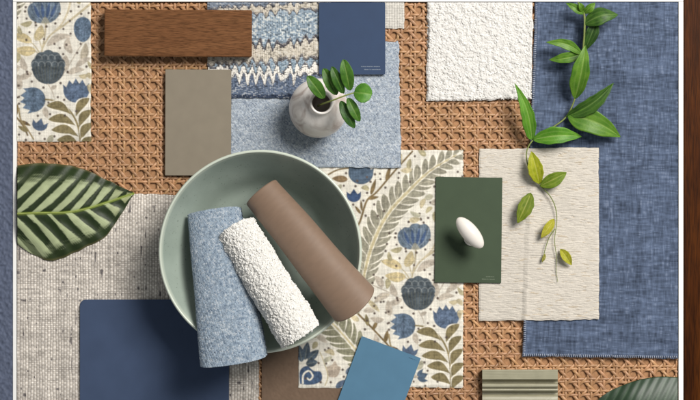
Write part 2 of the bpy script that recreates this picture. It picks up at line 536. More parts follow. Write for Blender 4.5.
M_tweed = vcol('tweed_cloth', 0.95, 0.05, 0.0, fuzz=(1400, 0.25), var=0.16)
drape('tweed_sample', rect(17, 194, 259, 436), 1.3, 0.5, tweed, M_tweed,
      'oatmeal tweed cloth with dark flecks lying beneath the striped leaf and rounded navy card', 'fabric sample', fray=0.7, seed=31, flushed='l')

# ---- brown leather sheet beneath the floral cloth
def brown(X, Y, U, Vv, res):
    return 0.25 * n2(X, 60, 60, 8) + 0.2 * n2(X, 130, 130, 9), lin((114, 95, 80)) * (0.93 + 0.14 * n2(X, 40, 40, 10))[..., None]
M_suede = vcol('brown_suede', 0.8, 0.1, 0.0, fuzz=(2500, 0.12))
drape('suede_sample', rect(262, 318, 352, 436), 0.9, 0.9, brown, M_suede,
      'flat brown suede piece tucked under the lower left corner of the floral cloth', 'leather sample', fray=0.15, seed=32)

# ------------------------------------------------------------------ printed floral cloth: the print is drawn in board mm
CV_X0, CV_Y0, CV_S = 294.0, 146.0, 3.0
CV_W, CV_H = int(174 * CV_S), int(246 * CV_S)
CV = np.empty((CV_H, CV_W, 3)); CV[:] = lin((223, 218, 206))
frng = np.random.default_rng(77)
OCC = np.zeros((CV_H, CV_W), bool)
FN1 = vnoise(CV_H, CV_W, 200, 140, frng); FN2 = vnoise(CV_H, CV_W, 60, 42, frng)

def poly(pts, color, alpha=1.0, tex=0.0, occ=True, hatch=0.0):
    p = (np.array(pts, float) - (CV_X0, CV_Y0)) * CV_S
    xa, xb = int(max(0, p[:, 0].min() - 1)), int(min(CV_W, p[:, 0].max() + 2)); ya, yb = int(max(0, p[:, 1].min() - 1)), int(min(CV_H, p[:, 1].max() + 2))
    if xa >= xb or ya >= yb: return
    acc = np.zeros((yb - ya, xb - xa))
    for oy in (0.17, 0.5, 0.83):
        for ox in (0.25, 0.75):
            y, x = np.mgrid[ya:yb, xa:xb]; y = y + oy; x = x + ox
            ins = np.zeros(y.shape, bool)
            for i in range(len(p)):
                x1, y1 = p[i - 1]; x2, y2 = p[i]
                if y1 == y2: continue
                c = ((y1 > y) != (y2 > y)) & (x < (x2 - x1) * (y - y1) / (y2 - y1) + x1)
                ins ^= c
            acc += ins
    acc = acc / 6 * alpha
    c = lin(color)[None, None] * (1 + tex * (FN1[ya:yb, xa:xb] - 0.5) * 2 + tex * 0.8 * (FN2[ya:yb, xa:xb] - .5) * 2)[..., None]
    CV[ya:yb, xa:xb] = CV[ya:yb, xa:xb] * (1 - acc[..., None]) + c * acc[..., None]
    if occ: OCC[ya:yb, xa:xb] |= acc > 0.3

def spl(pts, n=8): return smooth_profile(pts, n)

def stroke(pts, w0, w1, color, alpha=1.0):
    p = spl(pts, 8); t = np.gradient(p, axis=0); t /= np.linalg.norm(t, axis=1)[:, None] + 1e-9
    nn = np.stack([-t[:, 1], t[:, 0]], -1); w = np.linspace(w0, w1, len(p))[:, None] / 2
    poly(np.concatenate([p + nn * w, (p - nn * w)[::-1]]), color, alpha, tex=0.15)

def leafp(base, tip, w, color, bend=0.0, white=0.0, vein=None, pw=0.8, tex=0.22):
    b = np.array(base, float); t = np.array(tip, float); d = t - b; L = np.linalg.norm(d); d /= L; nn = np.array([-d[1], d[0]])
    s = np.linspace(0, 1, 22)[:, None]
    ax = b + d * L * s + nn * bend * np.sin(np.pi * s)
    prof = np.sin(np.pi * np.clip(s, 0, 1) ** pw) ** 0.75
    def outl(ww): return np.concatenate([ax + nn * ww / 2 * prof, (ax - nn * ww / 2 * prof)[::-1]])
    if white: poly(outl(w + white * 2), (236, 230, 216), occ=False)
    poly(outl(w), color, tex=tex)
    if vein is not None: stroke([ax[1], ax[10], ax[20]], 0.7, 0.3, vein, 0.7)

def dot(x, y, r=1.35):
    a = np.linspace(0, 2 * np.pi, 10, endpoint=False)
    poly(np.stack([x + r * np.cos(a), y + r * np.sin(a)], -1), (92, 80, 74), 0.95)

TAN, TAUPE, OLIVE, GREY, BLUE, DBLUE, SLATE = (190, 178, 148), (184, 174, 160), (130, 119, 88), (150, 146, 130), (96, 112, 130), (82, 97, 114), (80, 88, 94)
BROWN = (124, 106, 76)
# long grey fern rising to the upper right
fern = spl([(361, 306), (364, 278), (372, 247), (387, 216), (410, 190), (432, 170), (464, 151)], 14)
stroke([fern[i] for i in range(0, len(fern), 8)], 9.0, 5.0, (206, 198, 172))
stroke([fern[i] for i in range(0, len(fern), 8)], 3.2, 1.6, (192, 180, 146))
dist = np.concatenate([[0], np.cumsum(np.linalg.norm(np.diff(fern, axis=0), axis=1))])
k = 0
for s in np.arange(4, dist[-1] - 2, 8.8):
    i = np.searchsorted(dist, s); i = min(i, len(fern) - 2)
    p = fern[i]; d = fern[i + 1] - fern[i]; d = d / np.linalg.norm(d)
    grow = 0.55 + 0.45 * math.sin(math.pi * min(1, 0.15 + s / dist[-1] * 0.9))
    for sd in (1, -1):
        an = math.atan2(d[1], d[0]) + sd * 0.72
        L = 23 * grow
        tip = p + np.array([math.cos(an), math.sin(an)]) * L + d * 2
        st = p + (tip - p) * 0.16
        leafp(st, tip, 8.0 * grow + 0.8, GREY, bend=-sd * 1.6, white=1.3, vein=(206, 198, 176) if k % 3 == 0 else None, pw=1.15)
    k += 1
# second fern at the lower left, growing to the upper left
f2 = spl([(384, 382), (370, 366), (352, 345), (334, 325), (318, 312)], 12)
stroke([f2[i] for i in range(0, len(f2), 6)], 2.4, 1.4, (196, 184, 148))
d2 = np.concatenate([[0], np.cumsum(np.linalg.norm(np.diff(f2, axis=0), axis=1))])
for s in np.arange(6, d2[-1] - 2, 9.0):
    i = min(np.searchsorted(d2, s), len(f2) - 2); p = f2[i]; d = f2[i + 1] - p; d = d / np.linalg.norm(d)
    for sd in (1, -1):
        an = math.atan2(d[1], d[0]) + sd * 0.72
        tip = p + np.array([math.cos(an), math.sin(an)]) * 24 + d * 2
        leafp(p + (tip - p) * .14, tip, 8.2, (140, 138, 116), bend=-sd * 1.6, white=1.2, pw=1.15)
# brown stems
stroke([(352, 236), (360, 222), (367, 201), (377, 192), (395, 171), (413, 151)], 2.2, 1.8, BROWN)
leafp((371, 195), (376, 179), 4.2, BROWN); leafp((368, 199), (379, 197), 3.6, BROWN); leafp((361, 214), (355, 206), 3, BROWN); leafp((362, 211), (361, 200), 2.4, BROWN)
leafp((386, 181), (391, 165), 4, BROWN); leafp((398, 166), (402, 154), 4, BROWN); leafp((402, 163), (398, 148), 3.5, TAN)
stroke([(328, 175), (338, 170), (352, 168)], 1.8, 1.4, BROWN)
leafp((348, 179.5), (332, 178.5), 7, (132, 112, 86)); leafp((318, 172), (328, 180), 5, OLIVE)
stroke([(350, 303), (357, 312.5), (374, 330), (392, 350), (398, 362)], 2.2, 1.7, BROWN)
leafp((373, 330), (378, 320), 4, BROWN); leafp((385, 343), (388, 330), 4.6, BROWN); leafp((368, 326), (366, 314), 4.4, OLIVE); leafp((358, 314), (361, 303), 4, GREY)
leafp((391, 347), (401, 352), 3.6, BROWN)
# flowers, upper pair beneath the wool cloth
def crown(cx, cy, rx, ry, pts_n, depth, rot, color, tex=0.25):
    """round cup with pointed petals on top"""
    out = []
    for a in np.linspace(-0.16, math.pi + 0.16, 24): out.append((rx * math.cos(a), ry * math.sin(a)))
    # points from left over the top back to the right
    for i in range(pts_n * 2 - 1):
        f = (i + 0.0) / (pts_n * 2 - 2); x = -rx * 1.02 + 2.04 * rx * f
        y = -ry * (0.55 + 0.42 * math.sin(math.pi * f)) + (depth if i % 2 else 0)
        out.append((x, y))
    c, s = math.cos(rot), math.sin(rot)
    pp = [(cx + c * x - s * y, cy + s * x + c * y) for x, y in out]
    poly(pp, color, tex=tex)
    return pp
crown(361, 173, 12.5, 11.5, 5, 4, 0.1, DBLUE); crown(354, 195.5, 7.2, 6.8, 3, 4.5, 0, (66, 84, 116))
# tan stalks of the upper flower and its branches
stroke([(416, 248), (415, 262), (411, 282)], 1.5, 1.6, (178, 166, 140))
stroke([(412, 276), (420, 262), (436, 250), (462, 229)], 1.3, 2.4, (190, 178, 150))
stroke([(424, 258), (432, 250), (438, 238), (441, 226)], 1.4, 2.2, (196, 184, 158))
stroke([(411, 281), (403, 270), (390, 262)], 1.2, 0.8, TAN); stroke([(411, 281), (404, 277), (396, 275)], 1.2, 0.8, TAN); stroke([(413, 277), (410, 268), (408, 262)], 1.1, 0.8, TAN)
leafp((402, 268), (381, 261), 9, (198, 182, 142), bend=1, vein=TAUPE); leafp((406, 277), (385, 275.5), 10, (198, 182, 142), bend=-1, vein=TAUPE); leafp((406, 267), (412, 251), 9.5, (192, 178, 142), bend=1, vein=TAUPE)
# swirling taupe leaves right of the stalk
leafp((417, 272), (442, 262), 7.5, TAUPE, bend=-3.5); leafp((442, 280), (439, 262), 7.5, TAUPE, bend=-3); leafp((436, 297), (436, 281), 9, TAUPE, bend=-1); leafp((452, 287), (456, 269), 8, (178, 168, 150), bend=1)
stroke([(431, 304), (440, 290), (447, 278), (455, 266)], 1.2, 1.0, TAUPE)
leafp((438, 300), (455, 296), 6.5, TAUPE, bend=-2); leafp((446, 293), (462, 284), 6, TAUPE, bend=-1.5)
# left of the dark flower
stroke([(402, 300), (388, 292), (372, 285)], 1.3, 1.1, TAUPE)
leafp((390, 294), (374, 303), 7, TAUPE, bend=1.5, vein=TAN); leafp((383, 288), (375, 276), 7, TAUPE, bend=1); leafp((397, 296), (392, 283), 6.5, TAUPE, bend=-1.5); leafp((402, 300), (386, 306), 6, TAUPE)
leafp((390, 316), (388, 300), 7, TAUPE); leafp((384, 320), (370, 318), 6, TAUPE, bend=-1); leafp((368, 300), (380, 312), 5, TAN)
# blue flower on the upper right (egg shape)
a = np.linspace(0, 2 * np.pi, 28, endpoint=False)
poly(np.stack([453 + 9.2 * np.cos(a), 254.5 + (12.6 + 1.2 * np.sin(a)) * np.sin(a)], -1), BLUE, tex=0.4)
for ii in range(26):
    x, y = 453 + frng.normal() * 4, 254 + frng.normal() * 5.5
    poly([(x - .8, y), (x, y - .8), (x + .8, y), (x, y + .8)], (118, 134, 156), 0.7)
# big fluted flower
out = [(415, 249.5), (407, 249), (400.5, 245), (397.8, 238.5), (398.6, 232.5), (402, 229.5), (405, 227.2), (409, 227.5), (412, 224.4), (417, 223.6), (421, 225), (425, 223.9), (429, 227), (430.8, 233), (430.4, 239), (426.5, 245), (421, 248.8)]
poly(spl(out, 5), (106, 119, 132), tex=0.3)
for i, tx in enumerate((400.5, 404.5, 408.5, 412.5, 417, 421.5, 426, 429)):
    stroke([(415 + (tx - 415) * 0.15, 248), (415 + (tx - 415) * 0.75, 240), (tx, 228.5)], 0.5, 0.9, (148, 160, 176) if i % 2 else (66, 80, 104), 0.75)
for tx, ty in ((404, 231), (412, 229), (419.5, 228.5), (426.5, 230)):
    leafp((415 + (tx - 415) * .5, 244), (tx, ty), 3.2, (74, 92, 124), tex=0.2)
poly(spl([(411, 249), (415, 243), (420, 249), (415, 250.4), (411, 249)], 4), (168, 162, 138), 0.6)
# dark scalloped flower
sc_pts = []
for i in range(60):
    an = 2 * np.pi * i / 60
    r = 16.2 + (1.6 * abs(math.sin(an * 5)) if math.sin(an) < 0.15 else 0)
    sc_pts.append((418.4 + r * math.cos(an), 294 + r * math.sin(an) * 1.02))
poly(sc_pts, SLATE, tex=0.28)
for row, (yy, n, r) in enumerate(((283, 4, 4.0), (289.5, 5, 3.8))):
    for i in range(n):
        x = 418.4 + (i - (n - 1) / 2) * 6.6
        an = np.linspace(np.pi, 2 * np.pi, 10)
        stroke(list(zip(x + r * np.cos(an), yy + 3 + r * 1.25 * np.sin(an))), 0.8, 0.8, (132, 138, 140), 0.8)
for i in range(9):
    x = 405 + i * 3.3
    stroke([(x, 292), (418.4 + (x - 418.4) * 0.9, 299), (418.4 + (x - 418.4) * .7, 308)], 0.7, 0.5, (108, 108, 94), 0.55)
# lower tulips
crown(402.5, 326, 12.6, 13.2, 5, 5.0, -1.75, BLUE, 0.35)
crown(446.5, 316.5, 13.0, 12.4, 5, 5.2, -0.05, (94, 109, 131), 0.35)
crown(410, 350.5, 7.8, 6.6, 3, 5.2, 0.25, (84, 98, 118), 0.2)
crown(423, 376, 6.5, 6.0, 3, 4.5, 1.2, DBLUE, 0.2)
for cx, cy in ((402.5, 326), (446.5, 316.5)):
    for ii in range(40):
        x, y = cx + frng.normal() * 5, cy + frng.normal() * 5
        poly([(x - .7, y), (x, y - .7), (x + .7, y), (x, y + .7)], (126, 140, 164), 0.35)
stroke([(418, 310), (423, 319), (424, 324)], 1.2, 0.8, TAUPE); leafp((421, 315), (427, 312), 4, TAUPE)
# olive frond
stroke([(415, 325.5), (428, 328), (440, 337), (448, 352), (451, 372), (451, 392)], 1.5, 2.2, (142, 128, 92))
for bs, tp, bd in (((441.5, 341), (416.5, 331.5), 4.2), ((446, 352), (418.5, 345.5), 4), ((449, 363), (421.5, 356), 4), ((450.5, 374), (427, 366), 4), ((451, 385), (431, 377), 3.5)):
    leafp(bs, tp, 9.2, OLIVE, bend=bd, white=1.3, pw=1.35)
for bs, tp, bd in (((446, 343), (459.5, 324), -3), ((449.5, 354), (461.5, 336), -3), ((451.5, 367), (463, 349), -3.5), ((452, 379), (464, 363), -3.5), ((452, 390), (464, 376), -3)):
    leafp(bs, tp, 8.6, OLIVE, bend=bd, white=1.3, pw=1.35)
# lower left corner: dark leaves, curl, tan flower
for bs, tp in (((302, 362), (299, 345)), ((305, 360), (308, 342)), ((308, 360), (319, 350)), ((306, 364), (318, 362))):
    leafp(bs, tp, 8, (84, 96, 108), vein=(140, 144, 132), tex=0.3)
poly(spl([(300, 384), (300, 371), (307, 366), (314, 371), (321, 372), (322, 380), (316, 384), (308, 385), (300, 384)], 5), (74, 92, 118), tex=0.25)
stroke([(303, 384), (303.5, 375), (309, 371), (313, 376), (310, 380), (307, 378)], 1.6, 1.6, (228, 222, 208))
poly(spl([(329, 377), (326, 368), (332, 365), (335, 361), (338, 366), (341, 368), (337, 377), (329, 377)], 4), (182, 168, 152), tex=0.2)
stroke([(325, 386), (328, 376), (324, 362), (320, 352)], 1.2, 1.0, TAN)
leafp((336, 388), (346, 380), 6, (90, 104, 124)); leafp((346, 374), (357, 366), 7, (96, 110, 128))
# lower left of the frond
stroke([(389, 334), (391, 346), (398, 356), (404, 366)], 1.7, 1.4, (150, 134, 100)); leafp((398, 358), (388, 352), 4.4, OLIVE)
for (x, y) in [(389.4, 233.5), (396, 233.5), (396.5, 244.8), (406.3, 248.5), (429.7, 240), (441, 237.6), (448.5, 233), (451.3, 240), (458.8, 239.5), (425, 249.5), (416.6, 252.3), (440, 247), (433.5, 255), (441, 260), (414.3, 265.5), (399.3, 258.3), (396.5, 266.4), (424.5, 270), (429.7, 274.4), (436.3, 271), (433.5, 280.4), (450.9, 270), (447.5, 279), (456.5, 292.6), (437.8, 298.2), (397.3, 297.8),
               (401.6, 307.3), (413.8, 313.8), (430.7, 309.5), (438, 298.5), (434.4, 326), (418.5, 329), (446.6, 337.7), (420.3, 340.6), (408, 342), (397, 349.5), (389, 323), (389, 330), (435.3, 342), (389.4, 360.7), (410, 359.8), (424.5, 362.6), (414.7, 365.4), (388.5, 312),
               (395.5, 237.5), (409, 222.5), (421, 219), (428, 218), (387, 244), (406, 251.5), (385.5, 251), (374, 275), (382.5, 277.8), (373, 283), (381, 302), (398, 300), (364.5, 329.5), (367.5, 320.5), (374, 306.4), (375.5, 298), (384, 302), (386, 313), (388, 323.5), (375, 313),
               (319, 363), (326.5, 364), (332.5, 360.5), (342.5, 369.5), (331, 382.5), (321, 382.5), (325, 350), (328.7, 348.7), (306, 379), (344, 377), (400, 372), (396, 366), (428, 371), (438, 382), (420, 388), (412, 371),
               (357.6, 181), (367, 177), (343.7, 185.6), (355.5, 186.5), (346, 173.5), (370.5, 182), (375, 174.5), (381, 179), (353.6, 204.8), (363.3, 200.5), (367.2, 193.4), (374.5, 204.7), (365.5, 215.5), (384, 211), (378, 216), (386, 188), (399.5, 173), (415, 156.5), (436, 192), (434.5, 187), (431, 203), (420, 213.7), (421, 220), (408.7, 222), (424, 222.8), (410, 182), (443, 178), (458, 172), (455, 190), (448, 205)]:
    dot(x + frng.normal() * .2, y + frng.normal() * .2, 1.2 + 0.2 * frng.random())
for t in range(1500):
    x, y = 298 + frng.random() * 165, 150 + frng.random() * 236
    i, j = int((y - CV_Y0) * CV_S), int((x - CV_X0) * CV_S); rr = int(3.0 * CV_S)
    if OCC[max(0, i - rr):i + rr, max(0, j - rr):j + rr].any(): continue
    an = frng.random() * 6.28; L_ = 4.2 + 2 * frng.random(); dx, dy = math.cos(an) * L_, math.sin(an) * L_
    leafp((x - dx, y - dy), (x + dx, y + dy), 4.6 + 1.6 * frng.random(), [TAUPE, TAN, (176, 172, 152), (168, 160, 130)][t % 4], bend=frng.normal() * 1.2, vein=TAN if t % 2 else None)
# loose dots where the ground is still empty
for t in range(900):
    x, y = 296 + frng.random() * 168, 148 + frng.random() * 240
    i, j = int((y - CV_Y0) * CV_S), int((x - CV_X0) * CV_S)
    r = int(3.2 * CV_S)
    if not OCC[max(0, i - r):i + r, max(0, j - r):j + r].any(): dot(x, y, 1.2)
# the weave shows through the print
CV = blur(CV[..., 0], 1)[..., None] * [1, 0, 0] + blur(CV[..., 1], 1)[..., None] * [0, 1, 0] + blur(CV[..., 2], 1)[..., None] * [0, 0, 1]

def print_relief(dx, dy):
    def f(X, Y, U, Vv, res):
        ny, nx = X.shape
        C = bil(CV, (Y + dy - CV_Y0) * CV_S, (X + dx - CV_X0) * CV_S)
        r = np.random.default_rng(5)
        ths = vnoise(ny, nx, ny * res / 1.1, nx * res / 14, r); thv = vnoise(ny, nx, ny * res / 14, nx * res / 1.1, r)
        C = C * (1 + 0.26 * (ths - .5) + 0.26 * (thv - .5))[..., None]
        return 0.16 * (np.sin(U * 2 * np.pi / 1.5) * np.sin(Vv * 2 * np.pi / 1.5) + ths + thv), C
    return f
M_floral = vcol('printed_linen', 0.92, 0.05, 0.0, weave=(420, 0.3), var=0.10)
drape('floral_sample', rect(298.5, 150, 463.5, 387.5, (1, 0, 0, 0)), 0.8, 0.42, print_relief(0, 0), M_floral,
      'printed floral cloth with blue tulips and grey fern running under the blue card', 'fabric sample', fray=0.35, seed=33)
drape('floral_sample', rect(17, 2.3, 91, 141.5), 0.8, 0.42, print_relief(370, 226), M_floral,
      'printed floral cloth in the upper left corner beside the wood block', 'fabric sample', fray=0.35, seed=34, flushed='lt')

# ---- sage wool and zigzag knit
def plain_weave(A, B, shape, res, p, q, warp_c, weft_c, dark_c, light_c, depth, seed):
    """plain weave relief and yarn colours over cloth coordinates A (across), B (along), in mm"""
    ny, nx = shape
    r = np.random.default_rng(seed)
    a = (A + (vnoise(ny, nx, ny * res / 9, nx * res / 4, r) - .5) * 1.1) / p
    b = (B + (vnoise(ny, nx, ny * res / 4, nx * res / 9, r) - .5) * 1.1) / q
    ia = np.floor(a).astype(int); ib = np.floor(b).astype(int); ia -= ia.min(); ib -= ib.min()
    par = ((ia + ib) % 2) > 0
    fa = a - np.floor(a); fb = b - np.floor(b)
    ca = np.clip(1 - (2.1 * fa - 1.05) ** 2, 0, 1); cb = np.clip(1 - (2.1 * fb - 1.05) ** 2, 0, 1)
    h = depth * np.where(par, ca ** .5 * (.35 + .65 * cb), cb ** .5 * (.35 + .65 * ca))
    run = vnoise(ny, nx, ny * res / 2.2, nx * res / 1.2, r); run2 = vnoise(ny, nx, ny * res / 1.2, nx * res / 2.6, r)
    t = np.where(par, run, run2)
    C = np.where(par[..., None], lin(warp_c), lin(weft_c)) * (0.82 + 0.36 * vnoise(ny, nx, ny * res / 1.2, nx * res / 1.2, r))[..., None]
    k = sm(0.66, 0.86, t)[..., None] * .75; C = C * (1 - k) + lin(light_c) * k
    k = sm(0.34, 0.14, t)[..., None] * .8; C = C * (1 - k) + lin(dark_c) * k
    fuzz_ = 0.22 * vnoise(ny, nx, ny * res / .9, nx * res / .9, r) + 0.35 * vnoise(ny, nx, ny * res / 3, nx * res / 3, r)
    return h + fuzz_, C
def wool(X, Y, U, Vv, res):
    return plain_weave(U + 0.35 * Vv, Vv, X.shape, res, 1.55, 1.3, (168, 177, 187), (154, 164, 176), (116, 128, 146), (202, 207, 211), 0.7, 41)
M_wool = vcol('pale_blue_wool', 0.95, 0.05, 0.0, fuzz=(1600, 0.3), var=0.14)
def cream_cloth(X, Y, U, Vv, res):
    h = 0.45 * (1 - np.abs(np.sin(U * np.pi / 2.6))) + 0.35 * (1 - np.abs(np.sin(Vv * np.pi / 2.6)))
    nz = n2(X, 20, 14, 3)
    return h, lin((206, 202, 194)) * (0.8 + 0.3 * nz)[..., None] * (0.85 + 0.3 * (h / 0.8))[..., None]
drape('hessian_sample', rect(372, 2.3, 404.5, 28.5, (0, 0, 0, 0)), 1.0, 0.5, cream_cloth, M_tweed,
      'small cream open weave cloth peeking out behind the navy card', 'fabric sample', fray=0.6, seed=35, flushed='t')
drape('wool_sample', [(230, 42), (399.5, 41), (400.5, 167), (230, 168.5)], 1.6, 0.38, wool, M_wool,
      'pale blue wool cloth lying flat under the white vase', 'fabric sample', fray=0.8, seed=36)

def zig(X, Y, U, Vv, res):
    ny, nx = X.shape
    h, _ = plain_weave(U, Vv, X.shape, res, 1.9, 1.5, (200, 200, 200), (200, 200, 200), (100, 100, 100), (220, 220, 220), 0.75, 42)
    idn = np.clip((vnoise(ny, nx, ny * res / 1.0, nx * res / 1.7, np.random.default_rng(43)) - .5) * 1.5 + .5, 0, 1)
    r = np.random.default_rng(9)
    x = X - 207 + 2.6 * (vnoise(1, nx, 1, nx * res / 11, r)[0][None, :] - .5) * 2; y = Y
    def tri(per, ph): 
        f = (x / per + ph) % 1.0
        return 0.5 - 0.5 * np.cos(np.pi * np.abs(2 * f - 1)) * (0.8 + 0.2 * np.abs(2 * f - 1))
    av = vnoise(1, nx, 1, nx * res / 9, r)[0][None, :]
    wob = (vnoise(ny, nx, ny * res / 8, nx * res / 5, r) - .5) * 4.0 + (idn - .5) * 2.6
    yy = y + wob + 0.075 * (x - 55)
    z1 = tri(8.6, 0.1); z2 = tri(9.4, 0.5)
    cream, blue, grey, white, dblue = (196, 188, 174), (144, 160, 174), (100, 100, 106), (226, 222, 214), (100, 112, 132)
    C = np.empty(X.shape + (3,)); C[:] = lin(cream)
    def band(lo, hi, color, mix=1.0):
        nonlocal C
        m = ((yy >= lo) & (yy < hi))[..., None]
        C = np.where(m, lin(color) * mix + C * (1 - mix), C)
    t1 = 3.5 * z1 * (.5 + av)
    band(-5 + 0 * x, 2.5 + t1, (124, 134, 148)); band(2.5 + t1, 4.5 + t1, grey)
    t2 = 7 * z2 * (.45 + .8 * av)
    band(10 + t2, 12 + t2, grey); band(12 + t2, 47 + 0 * x, blue)
    # pale flecks within the blue field
    sp = (idn > 0.72) & (yy > 18) & (yy < 44); C = np.where(sp[..., None], lin((186, 192, 192)), C)
    t3 = 10 * z1 * (.35 + .9 * av)
    band(38 + t3, 42.5 + t3, (92, 90, 94)); band(42.5 + t3, 62 + 0 * x, cream)
    t4 = 7 * z2 * (.4 + .8 * av)
    band(57 + t4, 60 + t4, (112, 108, 108)); band(60 + t4, 76 + 0 * x, (142, 160, 174))
    t5 = 11 * z1 * (.3 + 1.1 * av); sl = 0.05 * (x - 25)
    band(60.5 + t5 + sl, 63 + t5 + sl, (100, 100, 106)); band(63 + t5 + sl, 71 + t5 + sl, white); band(71 + t5 + sl, 73.5 + t5 + sl, (104, 106, 114)); band(73.5 + t5 + sl, 130 + 0 * x, dblue)
    C = np.where(((yy > 90.0) & (Y > 94.6))[..., None], lin((64, 74, 94)), C)
    C = C * (0.72 + 0.5 * idn)[..., None]
    fl = (idn > 0.9); C = np.where(fl[..., None], C * 0.5 + lin((196, 196, 192)) * 0.5, C)
    fd = (idn < 0.07); C = np.where(fd[..., None], C * 0.6, C)
    return h, C
M_zig = vcol('zigzag_knit', 0.95, 0.05, 0.0, fuzz=(1600, 0.3), var=0.12)
drape('zigzag_sample', [(207, 2.3), (331, 2.3), (330, 98.5), (207.5, 97)], 1.5, 0.5, zig, M_zig,
      'cream and blue zigzag flamestitch cloth beneath the wood block', 'fabric sample', fray=0.6, seed=37, flushed='t')

# ---- dark blue linen with stitched hem
def linen(X, Y, U, Vv, res):
    ny, nx = X.shape
    r = np.random.default_rng(12)
    a = vnoise(ny, nx, ny * res / 1.15, nx * res / 6, r); b = vnoise(ny, nx, ny * res / 6, nx * res / 1.15, r)
    a2 = vnoise(ny, nx, ny * res / 1.6, nx * res / 26, r); b2 = vnoise(ny, nx, ny * res / 26, nx * res / 1.6, r)
    mott = vnoise(ny, nx, ny * res / 14, nx * res / 18, r); mot2 = vnoise(ny, nx, ny * res / 5, nx * res / 6, r)
    f = 1.0 + 0.55 * (a - .5) + 0.5 * (b - .5) + .28 * (a2 - .5) + .24 * (b2 - .5) + 0.24 * (mott - .5) + 0.14 * (mot2 - .5)
    C = lin((83, 95, 117)) * np.clip(f, 0.35, 1.7)[..., None]
    hi = sm(0.66, 0.9, a * 0.5 + b * 0.5); C = C * (1 - 0.4 * hi[..., None]) + lin((134, 144, 164)) * 0.4 * hi[..., None]
    fold = 1.3 * np.exp(-((Vv - 128 + 0.05 * U + 6 * np.sin(U / 30)) / 10) ** 2) + 1.0 * np.exp(-((Vv - 60 - 0.1 * U) / 9) ** 2) * sm(10, 60, U)
    fold = fold + 1.1 * np.exp(-((Vv - 335 - 4 * np.sin(U / 22)) / 6) ** 2) * sm(20, 60, U)
    fold = 1.9 * fold + 1.6 * np.exp(-((U - 118 - 5 * np.sin(Vv / 34)) / 8) ** 2) * sm(150, 230, Vv) + 1.2 * np.exp(-((U + 0.4 * Vv - 190) / 9) ** 2)
    hemr = 0.7 * sm(5.5, 3.5, U) + 0.7 * sm(5.5, 3.5, Vv.max() - Vv)
    return 0.2 * (a + b) + fold + hemr + 2.4 * vnoise(ny, nx, 10, 5, r), C
M_linen = vcol('navy_linen', 0.9, 0.05, 0.0, weave=(380, 0.4), var=0.10)
LQ = [(535.5, 2.3), (678, 2.3), (678, 359), (522.5, 356.5)]
drape('linen_sample', LQ, 1.2, 0.6, linen, M_linen,
      'large dark blue linen cloth with stitched hem under the leafy vine', 'fabric sample', fray=0.7, seed=38, flushed='rt')
linen_obj = bpy.data.objects['linen_sample']
def hem():
    V, Q, off = [], [], 0
    r = np.random.default_rng(4)
    def go(a, b, n, w):
        nonlocal off
        a = np.array(a, float); b = np.array(b, float); d = (b - a) / np.linalg.norm(b - a); nn = np.array([-d[1], d[0]])
        for i in range(n):
            p = a + (b - a) * (i + .5) / n
            for q0, q1 in ((p - nn * w, p + nn * w * .9 + d * .5), ):
                t = np.linspace(0, 1, 6)
                pp = q0 + (q1 - q0) * t[:, None] + r.normal(size=2) * 0.15
                zz = bil(HH, pp[:, 1], pp[:, 0]) + 0.25 + 0.45 * np.sin(np.pi * t)
                v, q = tube(Pn(pp[:, 0], pp[:, 1], zz), 0.00042, 6)
                V.append(v); Q.append(q + off); off += len(v)
    go((536.4, 3.5), (523.6, 356), 172, 1.3)
    go((523, 355.0), (677.5, 357.4), 76, 1.3)
    mesh_np('hem_stitching', np.concatenate(V), np.concatenate(Q), M_thread, linen_obj)
M_thread = plain('hem_thread', (158, 164, 178), 0.9, 0.1, noise=600, var=0.2)
hem()

def pile(parent, pts, nrm, count, r0, thick, seed):
    """little yarn loops standing out of a boucle surface"""
    r = np.random.default_rng(seed)
    k = r.integers(0, len(pts), count)
    V, Q, off = [], [], 0
    th = np.linspace(-0.5, 3.64, 7)
    for i in k:
        n = nrm[i]; a = r.normal(size=3); a -= a.dot(n) * n; a /= np.linalg.norm(a)
        tilt = r.normal(size=3) * 0.5
        u = n + tilt; u /= np.linalg.norm(u)
        R = r0 * (0.6 + 0.7 * r.random())
        P_ = pts[i] + (a * np.cos(th)[:, None] * R + u * (np.sin(th)[:, None] * R * 0.75)) + np.cross(a, u) * (R * 0.35 * np.sin(th * 1.7 + r.random() * 6))[:, None]
        v, q = tube(P_, thick * (0.8 + 0.4 * r.random()), 5)
        V.append(v); Q.append(q + off); off += len(v)
    return mesh_np('loop_pile', np.concatenate(V), np.concatenate(Q), M_pile, parent)
M_pile = plain('white_yarn', (242, 240, 236), 0.95, 0.05, noise=400, var=0.04)

# ---- cream ribbed cloth, white boucle sample
def rib(X, Y, U, Vv, res):
    ny, nx = X.shape
    h, idn = splat(ny, nx, res, int(ny * nx * res * res / 2.4), 4.6, 0.72, 0.95, 0.0, 51, 0.35)
    rows = (Vv + 1.6 * 2.2 * (vnoise(ny, nx, ny * res / 5, nx * res / 12, np.random.default_rng(52)) - .5)) / 2.2
    h = 1.0 * h + 0.42 * (1 - np.abs(2 * (rows - np.floor(rows)) - 1) ** 2) * (0.5 + 0.5 * vnoise(ny, nx, ny * res / 2.6, nx * res / 9, np.random.default_rng(53)))
    C = lin((204, 197, 186)) * (0.9 + 0.16 * idn)[..., None]
    C = np.where((idn < .03)[..., None], lin((190, 178, 160)), C)
    return h, C
M_rib = vcol('cream_slub_cloth', 0.95, 0.1, 0.05, fuzz=(1300, 0.3), var=0.08)
drape('slub_sample', [(479.5, 149), (598.5, 147.5), (599.3, 319.5), (479, 320.5)], 1.3, 0.5, rib, M_rib,
      'cream ribbed slub cloth with vine tendrils trailing across it', 'fabric sample', fray=0.4, seed=39, soft=18)
